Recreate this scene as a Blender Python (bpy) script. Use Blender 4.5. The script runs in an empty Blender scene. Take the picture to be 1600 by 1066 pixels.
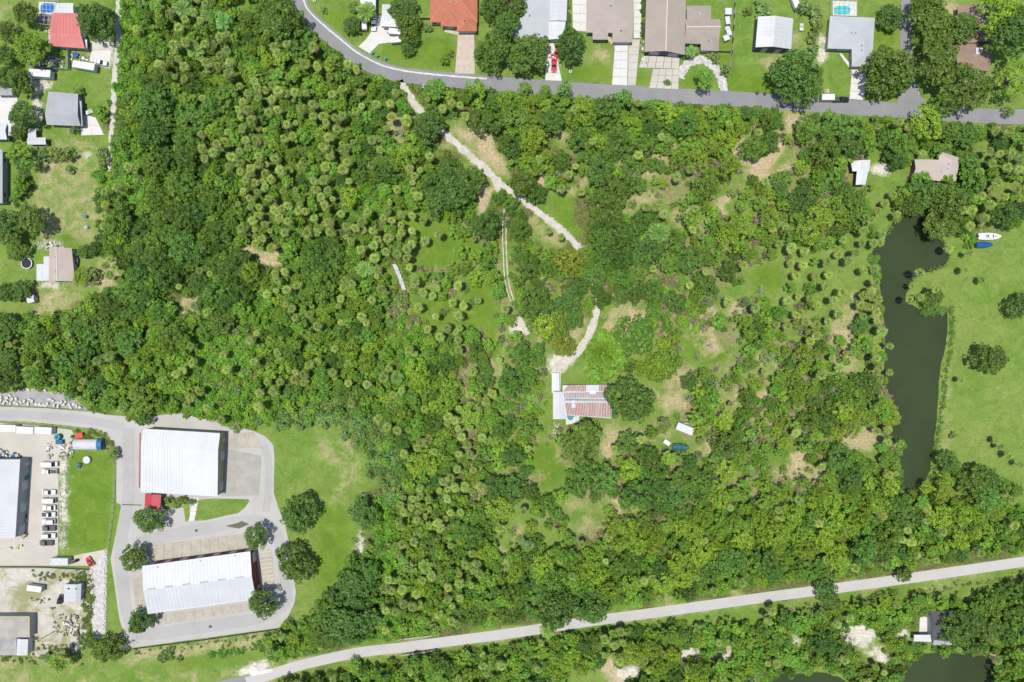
import bpy, math, random
import numpy as np
from mathutils import Vector, Matrix

R = math.radians
rnd = random.Random(7)
nrs = np.random.RandomState(11)
S = 0.22            # metres on the ground for one pixel of the 1600-wide photograph
H = 234.67          # camera height above the ground
sc = bpy.context.scene
col = sc.collection

# ------------------------------------------------------------------ camera, sky, sun, exposure
cam_d = bpy.data.cameras.new('camera')
cam_d.lens = 24.0
cam_d.sensor_width = 36.0
cam_d.clip_start = 1.0
cam_d.clip_end = 20000.0
cam = bpy.data.objects.new('camera', cam_d)
cam.location = (0.0, 0.0, H)
col.objects.link(cam)
sc.camera = cam

SUN_EL, SUN_AZ = 82.0, 186.0        # azimuth of the sun, degrees counter-clockwise from +x
world = bpy.data.worlds.new('World')
sc.world = world
world.use_nodes = True
wn = world.node_tree
for n_ in list(wn.nodes):
    wn.nodes.remove(n_)
sky_n = wn.nodes.new('ShaderNodeTexSky')
sky_n.sky_type = 'NISHITA'
sky_n.sun_disc = False
sky_n.sun_elevation = R(SUN_EL)
sky_n.sun_rotation = R(90.0 - SUN_AZ)
bg_n = wn.nodes.new('ShaderNodeBackground')
bg_n.inputs['Strength'].default_value = 0.15
wo_n = wn.nodes.new('ShaderNodeOutputWorld')
wn.links.new(sky_n.outputs[0], bg_n.inputs['Color'])
wn.links.new(bg_n.outputs[0], wo_n.inputs['Surface'])

sun_d = bpy.data.lights.new('sun', 'SUN')
sun_d.energy = 4.6
sun_d.angle = R(0.53)
sun_d.color = (1.0, 0.955, 0.88)
sun_o = bpy.data.objects.new('sun', sun_d)
sdir = Vector((math.cos(R(SUN_EL)) * math.cos(R(SUN_AZ)), math.cos(R(SUN_EL)) * math.sin(R(SUN_AZ)), math.sin(R(SUN_EL))))
sun_o.rotation_euler = sdir.to_track_quat('Z', 'Y').to_euler()
sun_o.location = sdir * 300
col.objects.link(sun_o)

sc.view_settings.view_transform = 'Standard'
sc.view_settings.look = 'None'
sc.view_settings.gamma = 1.0
sc.view_settings.use_curve_mapping = False
sc.view_settings.exposure = 0.42
sc.cycles.max_bounces = 6
sc.cycles.diffuse_bounces = 3
sc.cycles.glossy_bounces = 2
sc.cycles.transmission_bounces = 3
sc.cycles.transparent_max_bounces = 4

# ------------------------------------------------------------------ helpers
def P(px, py, z=0.0):
    k = S * (1.0 - z / H)
    return Vector(((px - 800.0) * k, (533.0 - py) * k, z))

def tag(o, label=None, cat=None, group=None, kind=None):
    if label: o['label'] = label
    if cat: o['category'] = cat
    if group: o['group'] = group
    if kind: o['kind'] = kind
    return o

def empty(name, loc, rz=0.0):
    o = bpy.data.objects.new(name, None)
    o.empty_display_size = 0.3
    o.location = loc
    o.rotation_euler = (0, 0, rz)
    col.objects.link(o)
    return o

def thing(name, label, cat, loc=(0, 0, 0), rz=0.0, group=None):
    return tag(empty(name, loc, rz), label, cat, group)

def link(name, me, parent=None, loc=(0, 0, 0), rz=0.0, scale=None):
    o = bpy.data.objects.new(name, me)
    o.location = loc
    o.rotation_euler = (0, 0, rz)
    if scale is not None: o.scale = scale
    if parent is not None: o.parent = parent
    col.objects.link(o)
    return o

class MB:
    def __init__(self):
        self.v, self.f, self.m = [], [], []
    def add(self, vs, fs, mi=0):
        b = len(self.v)
        self.v += [tuple(p) for p in vs]
        self.f += [tuple(i + b for i in f) for f in fs]
        self.m += [mi] * len(fs)
        return self
    def hexa(self, lo, hi, mi=0):       # lower ring and upper ring of equal length
        n = len(lo)
        fs = [tuple(reversed(range(n))), tuple(range(n, 2 * n))]
        fs += [(i, (i + 1) % n, n + (i + 1) % n, n + i) for i in range(n)]
        return self.add(list(lo) + list(hi), fs, mi)
    def box(self, c, s, rz=0.0, mi=0, top=1.0):
        cx, cy, cz = c
        x, y, z = s[0] / 2, s[1] / 2, s[2] / 2
        ca, sa = math.cos(rz), math.sin(rz)
        def rot(a, b): return (cx + a * ca - b * sa, cy + a * sa + b * ca)
        lo = [rot(*p) + (cz - z,) for p in ((-x, -y), (x, -y), (x, y), (-x, y))]
        hi = [rot(p[0] * top, p[1] * top) + (cz + z,) for p in ((-x, -y), (x, -y), (x, y), (-x, y))]
        return self.hexa(lo, hi, mi)
    def prism(self, pts, z0, z1, mi=0):
        return self.hexa([(p[0], p[1], z0) for p in pts], [(p[0], p[1], z1) for p in pts], mi)
    def cyl(self, c, r, h, n=12, axis='z', r2=None, mi=0):
        r2 = r if r2 is None else r2
        lo, hi = [], []
        for i in range(n):
            a = 2 * math.pi * i / n
            for (rr, lst, s) in ((r, lo, -h / 2), (r2, hi, h / 2)):
                u, w = rr * math.cos(a), rr * math.sin(a)
                if axis == 'z': lst.append((c[0] + u, c[1] + w, c[2] + s))
                elif axis == 'y': lst.append((c[0] + w, c[1] + s, c[2] + u))
                else: lst.append((c[0] + s, c[1] + u, c[2] + w))
        return self.hexa(lo, hi, mi)
    def tube(self, p0, p1, r0, r1, n=6, mi=0):
        p0, p1 = Vector(p0), Vector(p1)
        d = (p1 - p0).normalized()
        a = d.orthogonal().normalized()
        b = d.cross(a)
        lo = [p0 + (a * math.cos(t) + b * math.sin(t)) * r0 for t in [2 * math.pi * i / n for i in range(n)]]
        hi = [p1 + (a * math.cos(t) + b * math.sin(t)) * r1 for t in [2 * math.pi * i / n for i in range(n)]]
        return self.hexa(lo, hi, mi)
    def mesh(self, name, mats, smooth=False):
        me = bpy.data.meshes.new(name)
        me.from_pydata(self.v, [], self.f)
        for m in (mats if isinstance(mats, (list, tuple)) else [mats]):
            me.materials.append(m)
        if len(set(self.m)) > 1:
            me.polygons.foreach_set('material_index', self.m)
        if smooth:
            me.polygons.foreach_set('use_smooth', [True] * len(self.f))
        me.update()
        return me
    def build(self, name, mats, parent=None, loc=(0, 0, 0), rz=0.0, smooth=False, bevel=0.0):
        o = link(name, self.mesh(name, mats, smooth), parent, loc, rz)
        if bevel:
            b = o.modifiers.new('bevel', 'BEVEL')
            b.width = bevel
            b.segments = 2
        return o

# ------------------------------------------------------------------ materials
class NT:
    def __init__(self, name):
        self.mat = bpy.data.materials.new(name)
        self.mat.use_nodes = True
        self.t = self.mat.node_tree
        for n in list(self.t.nodes): self.t.nodes.remove(n)
        self.out = self.t.nodes.new('ShaderNodeOutputMaterial')
    def n(self, ty, ins=None, **props):
        nd = self.t.nodes.new(ty)
        for k, v in props.items(): setattr(nd, k, v)
        for k, v in (ins or {}).items(): self.s(nd, k, v)
        return nd
    def s(self, nd, k, v):
        sock = nd.inputs[k]
        if isinstance(v, bpy.types.NodeSocket): self.t.links.new(v, sock)
        else:
            if isinstance(v, (tuple, list)) and len(v) == 3 and sock.type == 'RGBA': v = tuple(v) + (1.0,)
            sock.default_value = v
    def coord(self, which='Object'):
        return self.n('ShaderNodeTexCoord').outputs[which]
    def noise(self, vec, scale, detail=4.0, rough=0.55, dist=0.0):
        return self.n('ShaderNodeTexNoise', {'Vector': vec, 'Scale': scale, 'Detail': detail, 'Roughness': rough, 'Distortion': dist}).outputs['Fac']
    def ramp(self, f, a, b, lo=0.0, hi=1.0):
        return self.n('ShaderNodeMapRange', {0: f, 1: a, 2: b, 3: lo, 4: hi}, clamp=True, interpolation_type='SMOOTHSTEP').outputs[0]
    def lin(self, f, a, b, lo=0.0, hi=1.0):
        return self.n('ShaderNodeMapRange', {0: f, 1: a, 2: b, 3: lo, 4: hi}, clamp=True).outputs[0]
    def mix(self, f, a, b, mode='MIX'):
        nd = self.n('ShaderNodeMix', data_type='RGBA', blend_type=mode)
        self.s(nd, 0, f); self.s(nd, 6, a); self.s(nd, 7, b)
        return nd.outputs[2]
    def math(self, op, a, b=0.0):
        nd = self.n('ShaderNodeMath', operation=op)
        self.s(nd, 0, a); self.s(nd, 1, b)
        return nd.outputs[0]
    def attr(self, name, ty='GEOMETRY'):
        return self.n('ShaderNodeAttribute', attribute_name=name, attribute_type=ty)
    def finish(self, colr, rough=0.8, bump=None, bstr=0.3, bdist=0.05, metal=0.0, spec=0.3):
        p = self.n('ShaderNodeBsdfPrincipled')
        self.s(p, 'Base Color', colr); self.s(p, 'Roughness', rough); self.s(p, 'Metallic', metal)
        self.s(p, 'Specular IOR Level', spec)
        if bump is not None:
            b = self.n('ShaderNodeBump', {'Strength': bstr, 'Distance': bdist, 'Height': bump})
            self.s(p, 'Normal', b.outputs[0])
        self.t.links.new(p.outputs[0], self.out.inputs['Surface'])
        return self.mat

def mul(c, k): return tuple(min(1.0, x * k) for x in c[:3])

def surf(name, c, rough=0.75, var=0.25, scale=0.5, fine=6.0, dirt=None, damt=0.35, bstr=0.2, metal=0.0, spec=0.3, line=None, wear=False, dth=(0.5, 0.78), streak=None):
    """weathered surface: broad tone drift, fine grain, blotches of dirt; line=(axis, pitch, width, colour)"""
    c = mul(c, 0.80)
    if dirt: dirt = mul(dirt, 0.80)
    t = NT(name)
    co = t.coord()
    a = t.noise(co, scale, 5, 0.6)
    b = t.noise(co, fine, 3, 0.6)
    cc = t.mix(t.ramp(a, 0.3, 0.7), mul(c, 1 - var), mul(c, 1 + var * 0.6))
    cc = t.mix(t.lin(b, 0.25, 0.75, 0.0, 0.5), cc, mul(c, 1 - var * 1.3))
    if dirt:
        d = t.noise(co, scale * 0.45, 6, 0.65, 0.6)
        cc = t.mix(t.ramp(d, dth[0], dth[1], 0.0, damt), cc, dirt)
    if streak:
        mp = t.n('ShaderNodeVectorMath', {0: co, 1: streak}, operation='MULTIPLY').outputs[0]
        cc = t.mix(t.ramp(t.noise(mp, 1.0, 5, 0.7), 0.50, 0.72, 0.0, 0.5), cc, mul(c, 0.78))
        cc = t.mix(t.ramp(t.noise(mp, 2.3, 4, 0.7), 0.62, 0.74, 0.0, 0.35), cc, (0.30, 0.25, 0.20))
    if wear:
        st = t.noise(co, 0.05, 6, 0.7, 1.2)
        cc = t.mix(t.ramp(st, 0.52, 0.72, 0.0, 0.45), cc, mul(c, 0.72))
        sp_ = t.noise(co, 0.9, 3, 0.5)
        cc = t.mix(t.ramp(sp_, 0.68, 0.76, 0.0, 0.5), cc, mul(c, 0.6))
    if line:
        ax, pitch, wid, lc = line
        sp = t.n('ShaderNodeSeparateXYZ', {0: co}).outputs[ax]
        fr = t.math('FRACT', t.math('DIVIDE', sp, pitch))
        cc = t.mix(t.math('LESS_THAN', fr, wid / pitch), cc, lc)
    return t.finish(cc, rough, b, bstr, 0.02, metal, spec)

def ground_material():
    t = NT('ground')
    co = t.coord()
    big = t.noise(co, 0.035, 5, 0.6, 0.4)
    mid = t.noise(co, 0.16, 6, 0.65, 0.5)
    fin = t.noise(co, 1.1, 5, 0.7)
    tiny = t.noise(co, 4.5, 3, 0.7)
    pat = t.noise(co, 0.45, 5, 0.7, 0.8)
    g = t.mix(t.ramp(mid, 0.3, 0.7), (0.080, 0.148, 0.020), (0.128, 0.192, 0.038))
    g = t.mix(t.ramp(big, 0.40, 0.66, 0.0, 0.4), g, (0.165, 0.192, 0.056))
    g = t.mix(t.ramp(pat, 0.48, 0.68, 0.0, 0.7), g, (0.075, 0.125, 0.020))
    g = t.mix(t.ramp(t.noise(co, 0.8, 6, 0.75, 1.0), 0.57, 0.70, 0.0, 0.65), g, (0.270, 0.235, 0.125))
    lush = t.mix(t.ramp(mid, 0.3, 0.7), (0.066, 0.126, 0.013), (0.105, 0.168, 0.020))
    lush = t.mix(t.ramp(pat, 0.48, 0.70, 0.0, 0.5), lush, (0.135, 0.170, 0.032))
    def w(name, k=0.8):
        a = t.attr(name).outputs['Fac']
        nz = t.math('ADD', t.math('MULTIPLY', t.math('SUBTRACT', mid, 0.5), k * 1.5), t.math('MULTIPLY', t.math('SUBTRACT', pat, 0.5), k * 1.5))
        return t.ramp(t.math('ADD', a, nz), 0.22, 0.82)
    cc = t.mix(w('w_lush'), g, lush)
    dry = t.mix(t.ramp(fin, 0.3, 0.7), (0.265, 0.210, 0.125), (0.375, 0.305, 0.200))
    dry = t.mix(t.ramp(pat, 0.42, 0.66, 0.0, 0.75), dry, (0.215, 0.200, 0.080))
    cc = t.mix(w('w_dry'), cc, dry)
    lit = t.mix(t.ramp(fin, 0.3, 0.7), (0.050, 0.062, 0.018), (0.115, 0.125, 0.038))
    lit = t.mix(t.ramp(pat, 0.55, 0.75, 0.0, 0.5), lit, (0.21, 0.165, 0.09))
    cc = t.mix(w('w_litter', 0.4), cc, lit)
    sand = t.mix(t.ramp(fin, 0.25, 0.75), (0.34, 0.31, 0.25), (0.47, 0.44, 0.38))
    cc = t.mix(w('w_sand'), cc, sand)
    shade = t.lin(t.math('ADD', t.math('MULTIPLY', tiny, 0.6), t.math('MULTIPLY', fin, 0.4)), 0.32, 0.68, 0.68, 1.22)
    nd = t.n('ShaderNodeVectorMath', operation='SCALE')
    t.s(nd, 0, cc); t.s(nd, 3, shade)
    return t.finish(nd.outputs[0], 0.95, t.math('ADD', fin, tiny), 0.5, 0.12, 0.0, 0.1)

def leaf_material(name, trans=0.20, rough=0.5):
    t = NT(name)
    tone = t.attr('tone', 'INSTANCER').outputs['Color']
    lv = t.attr('leafvar').outputs['Fac']
    nd = t.n('ShaderNodeVectorMath', operation='SCALE')
    t.s(nd, 0, tone); t.s(nd, 3, lv)
    p = t.n('ShaderNodeBsdfPrincipled', {'Base Color': nd.outputs[0], 'Roughness': rough, 'Specular IOR Level': 0.25})
    yel = t.mix(0.5, nd.outputs[0], (0.20, 0.30, 0.02))
    tr = t.n('ShaderNodeBsdfTranslucent', {'Color': yel})
    mx = t.n('ShaderNodeMixShader', {0: trans, 1: p.outputs[0], 2: tr.outputs[0]})
    t.t.links.new(mx.outputs[0], t.out.inputs['Surface'])
    return t.mat

M = {}
M['ground'] = ground_material()
M['leaf'] = leaf_material('leaf')
M['frond'] = leaf_material('frond', 0.15, 0.5)
M['dead_frond'] = surf('dead_frond', (0.30, 0.21, 0.12), 0.9, 0.3, 2.0, 8.0)
M['bark'] = surf('bark', (0.16, 0.125, 0.095), 0.9, 0.35, 1.5, 9.0)
M['palm_bark'] = surf('palm_bark', (0.22, 0.19, 0.16), 0.9, 0.3, 2.0, 8.0)
M['dead_wood'] = surf('dead_wood', (0.42, 0.39, 0.36), 0.85, 0.25, 1.2, 8.0)
M['asphalt'] = surf('asphalt', (0.205, 0.205, 0.208), 0.9, 0.12, 0.12, 5.0, (0.26, 0.255, 0.25), 0.5, wear=True)
M['asphalt_dark'] = surf('asphalt_dark', (0.16, 0.158, 0.155), 0.9, 0.15, 0.2, 5.0, (0.23, 0.225, 0.21), 0.5, wear=True)
M['loop'] = surf('loop_pavement', (0.365, 0.355, 0.333), 0.9, 0.09, 0.09, 4.0, (0.40, 0.39, 0.365), 0.6, wear=True)
M['lane_wear'] = surf('lane_wear', (0.325, 0.318, 0.303), 0.9, 0.08, 0.09, 4.0, (0.36, 0.35, 0.33), 0.6, wear=True)
M['trail'] = surf('trail_pavement', (0.39, 0.378, 0.355), 0.9, 0.07, 0.1, 4.0, (0.31, 0.30, 0.28), 0.4, wear=True)
M['concrete'] = surf('concrete', (0.52, 0.505, 0.475), 0.85, 0.08, 0.25, 4.0, (0.42, 0.40, 0.36), 0.5)
M['concrete_old'] = surf('concrete_old', (0.365, 0.335, 0.275), 0.9, 0.16, 0.3, 3.0, (0.29, 0.255, 0.195), 0.6, wear=True)
M['concrete_yard'] = surf('concrete_yard', (0.425, 0.398, 0.345), 0.9, 0.12, 0.10, 2.5, (0.36, 0.29, 0.19), 0.55, wear=True)
M['concrete_grey'] = surf('concrete_grey', (0.31, 0.298, 0.268), 0.9, 0.14, 0.3, 3.0, (0.30, 0.28, 0.23), 0.5, wear=True)
M['paver'] = surf('paver', (0.43, 0.36, 0.295), 0.85, 0.12, 0.6, 5.0, (0.37, 0.29, 0.22), 0.35)
M['gravel'] = surf('gravel', (0.30, 0.295, 0.28), 0.95, 0.2, 0.3, 3.5, (0.38, 0.36, 0.33), 0.5, 0.6)
M['shell'] = surf('shell_rock', (0.455, 0.43, 0.385), 0.95, 0.18, 0.4, 3.0, (0.33, 0.285, 0.21), 0.6, 0.6)
M['white_rock'] = surf('white_rock', (0.47, 0.455, 0.43), 0.95, 0.3, 0.8, 2.5, (0.30, 0.285, 0.24), 0.6, 0.8)
M['block'] = surf('block', (0.49, 0.475, 0.435), 0.9, 0.15, 1.0, 5.0, (0.34, 0.32, 0.28), 0.4)
M['yard_sand'] = surf('yard_sand', (0.45, 0.425, 0.37), 0.95, 0.24, 0.22, 1.8, (0.215, 0.21, 0.09), 0.9, 0.6, dth=(0.46, 0.60))
M['paint_white'] = surf('paint_white', (0.50, 0.495, 0.475), 0.8, 0.15, 1.0, 6.0, (0.45, 0.44, 0.42), 0.5)
M['roof_white'] = surf('roof_white', (0.485, 0.49, 0.50), 0.6, 0.06, 0.12, 2.0, (0.37, 0.365, 0.355), 0.6, 0.08, streak=(1.1, 0.07, 0.3))
M['roof_white2'] = surf('roof_white_aged_shaded', (0.425, 0.437, 0.45), 0.6, 0.08, 0.12, 2.0, (0.35, 0.35, 0.345), 0.5, 0.08, streak=(1.1, 0.07, 0.3))  # dulled white roofs; also painted as slope shade on the barn and storage building
M['roof_metal'] = surf('roof_metal', (0.31, 0.315, 0.33), 0.5, 0.10, 0.2, 3.0, (0.24, 0.235, 0.24), 0.5, 0.1, 0.0)
M['roof_metal_light'] = surf('roof_metal_light', (0.44, 0.445, 0.455), 0.5, 0.10, 0.2, 3.0, (0.33, 0.32, 0.31), 0.5, 0.1, 0.0)
M['roof_grey'] = surf('roof_shingle_grey', (0.36, 0.38, 0.39), 0.9, 0.07, 0.25, 4.0, (0.30, 0.31, 0.305), 0.5, 0.5, line=(1, 0.42, 0.05, (0.30, 0.32, 0.33)))
M['roof_taupe'] = surf('roof_shingle_taupe', (0.315, 0.275, 0.24), 0.9, 0.09, 0.25, 4.0, (0.29, 0.25, 0.21), 0.5, 0.5, line=(1, 0.42, 0.06, (0.30, 0.26, 0.22)))
M['roof_umber'] = surf('roof_shingle_umber', (0.285, 0.245, 0.205), 0.9, 0.09, 0.25, 4.0, (0.25, 0.215, 0.18), 0.5, 0.5, line=(1, 0.42, 0.06, (0.25, 0.21, 0.18)))
M['roof_brown'] = surf('roof_shingle_brown', (0.25, 0.175, 0.135), 0.9, 0.12, 0.25, 4.0, (0.19, 0.13, 0.10), 0.5, 0.5)
M['roof_beige'] = surf('roof_shingle_beige', (0.36, 0.305, 0.26), 0.9, 0.07, 0.25, 4.0, (0.34, 0.28, 0.24), 0.4, 0.5)
M['roof_pink'] = surf('roof_shingle_pinkish', (0.40, 0.345, 0.30), 0.9, 0.07, 0.25, 4.0, (0.41, 0.345, 0.29), 0.4, 0.5)
M['roof_terra'] = surf('roof_tile_terracotta', (0.39, 0.14, 0.08), 0.8, 0.18, 0.5, 4.0, (0.33, 0.11, 0.065), 0.5, 0.5, line=(1, 0.36, 0.08, (0.28, 0.085, 0.045)))
M['ridge_terra'] = surf('ridge_tile', (0.52, 0.22, 0.13), 0.8, 0.12, 0.8, 4.0)
M['roof_red'] = surf('roof_metal_red', (0.47, 0.14, 0.13), 0.6, 0.12, 0.25, 3.0, (0.36, 0.15, 0.135), 0.6, 0.1)
M['roof_red2'] = surf('canopy_red', (0.36, 0.035, 0.05), 0.55, 0.10, 0.3, 3.0, (0.38, 0.06, 0.06), 0.4, 0.1)
M['roof_dark'] = surf('roof_dark', (0.075, 0.07, 0.08), 0.8, 0.15, 0.3, 4.0, (0.11, 0.10, 0.105), 0.5, 0.4)
M['flat_tan'] = surf('flat_roof_tan', (0.33, 0.31, 0.27), 0.95, 0.18, 0.3, 3.0, (0.25, 0.22, 0.16), 0.6, 0.5)
M['flat_gravel'] = surf('flat_roof_gravel', (0.30, 0.295, 0.28), 0.95, 0.25, 0.4, 2.5, (0.40, 0.385, 0.35), 0.5, 0.8)
M['cap'] = surf('ridge_cap', (0.55, 0.50, 0.455), 0.85, 0.06, 0.6, 4.0)
M['wall_cream'] = surf('wall_cream', (0.62, 0.55, 0.43), 0.85, 0.08, 0.4, 5.0)
M['wall_white'] = surf('wall_white', (0.52, 0.51, 0.49), 0.85, 0.06, 0.4, 5.0)
M['wall_olive'] = surf('wall_olive', (0.33, 0.32, 0.17), 0.7, 0.10, 0.4, 5.0)
M['wall_brick'] = surf('wall_brick', (0.22, 0.055, 0.03), 0.85, 0.2, 0.6, 6.0)
M['wall_dark'] = surf('wall_dark', (0.10, 0.10, 0.105), 0.7, 0.2, 0.5, 6.0)
M['wall_brown'] = surf('wall_brown', (0.24, 0.15, 0.10), 0.85, 0.15, 0.5, 6.0)
M['wall_grey'] = surf('wall_grey', (0.33, 0.33, 0.31), 0.85, 0.12, 0.5, 6.0)
M['white_metal'] = surf('white_metal', (0.53, 0.53, 0.515), 0.5, 0.06, 0.7, 4.0, (0.42, 0.41, 0.385), 0.4, 0.1)
M['grey_metal'] = surf('grey_metal', (0.33, 0.34, 0.35), 0.45, 0.15, 0.7, 4.0, bstr=0.1)
M['dark_metal'] = surf('dark_metal', (0.06, 0.06, 0.062), 0.5, 0.25, 0.7, 4.0, bstr=0.1)
M['rust'] = surf('rust', (0.24, 0.10, 0.05), 0.9, 0.3, 1.0, 6.0)
M['wood'] = surf('weathered_wood', (0.33, 0.27, 0.20), 0.9, 0.25, 1.0, 6.0)
M['blue'] = surf('blue_paint', (0.02, 0.11, 0.26), 0.5, 0.15, 0.8, 4.0, bstr=0.1)
M['teal'] = surf('teal_paint', (0.01, 0.20, 0.21), 0.55, 0.2, 0.8, 4.0, bstr=0.15)
M['red'] = surf('red_paint', (0.55, 0.035, 0.02), 0.5, 0.12, 0.8, 4.0, bstr=0.1)
M['yellow'] = surf('yellow_paint', (0.62, 0.36, 0.03), 0.5, 0.15, 0.8, 4.0, bstr=0.1)
M['rubber'] = surf('rubber', (0.025, 0.025, 0.026), 0.85, 0.2, 2.0, 8.0)
M['tarp_grey'] = surf('tarp_grey', (0.47, 0.49, 0.52), 0.5, 0.12, 0.8, 3.0, bstr=0.4)
M['tarp_blue'] = surf('tarp_blue', (0.012, 0.075, 0.22), 0.5, 0.25, 0.8, 3.0, bstr=0.4)
M['tarp_teal'] = surf('tarp_teal', (0.006, 0.095, 0.125), 0.5, 0.3, 0.8, 3.0, bstr=0.4)

def glossy(name, c, rough=0.15, spec=0.5, coat=0.0):
    c = mul(c, 0.82)
    t = NT(name)
    co = t.coord()
    cc = t.mix(t.ramp(t.noise(co, 1.5, 4), 0.3, 0.7), mul(c, 0.9), mul(c, 1.08))
    m = t.finish(cc, rough, None, spec=spec)
    return m
M['glass'] = glossy('glass', (0.02, 0.024, 0.028), 0.08)
M['car_white'] = glossy('car_white', (0.55, 0.55, 0.54), 0.25)
M['car_silver'] = glossy('car_silver', (0.42, 0.43, 0.44), 0.3)
M['car_red'] = glossy('car_red', (0.42, 0.02, 0.035), 0.25)
M['car_black'] = glossy('car_black', (0.012, 0.014, 0.018), 0.25)
M['car_grey'] = glossy('car_grey', (0.10, 0.105, 0.115), 0.3)
M['gel'] = glossy('gelcoat', (0.55, 0.545, 0.525), 0.25)
M['lamp'] = glossy('lamp_lens', (0.6, 0.6, 0.58), 0.1)

def water(name, c, rough=0.06, wave=0.02, scale=1.5):
    t = NT(name)
    co = t.coord()
    a = t.noise(co, 0.03, 4, 0.6, 0.3)
    cc = t.mix(t.ramp(a, 0.3, 0.7), mul(c, 0.88), mul(c, 1.12))
    b = t.noise(co, scale, 3, 0.6)
    return t.finish(cc, rough, b, wave, 0.03, 0.0, 0.12)
M['pond'] = water('pond_water', (0.027, 0.038, 0.016), 0.14, 0.10)
M['pool_blue'] = water('pool_water_blue', (0.015, 0.115, 0.30), 0.05, 0.1)
M['pool_teal'] = water('pool_water_turquoise', (0.045, 0.30, 0.33), 0.05, 0.1)
M['puddle'] = water('puddle_water', (0.085, 0.08, 0.062), 0.12, 0.02)

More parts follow.
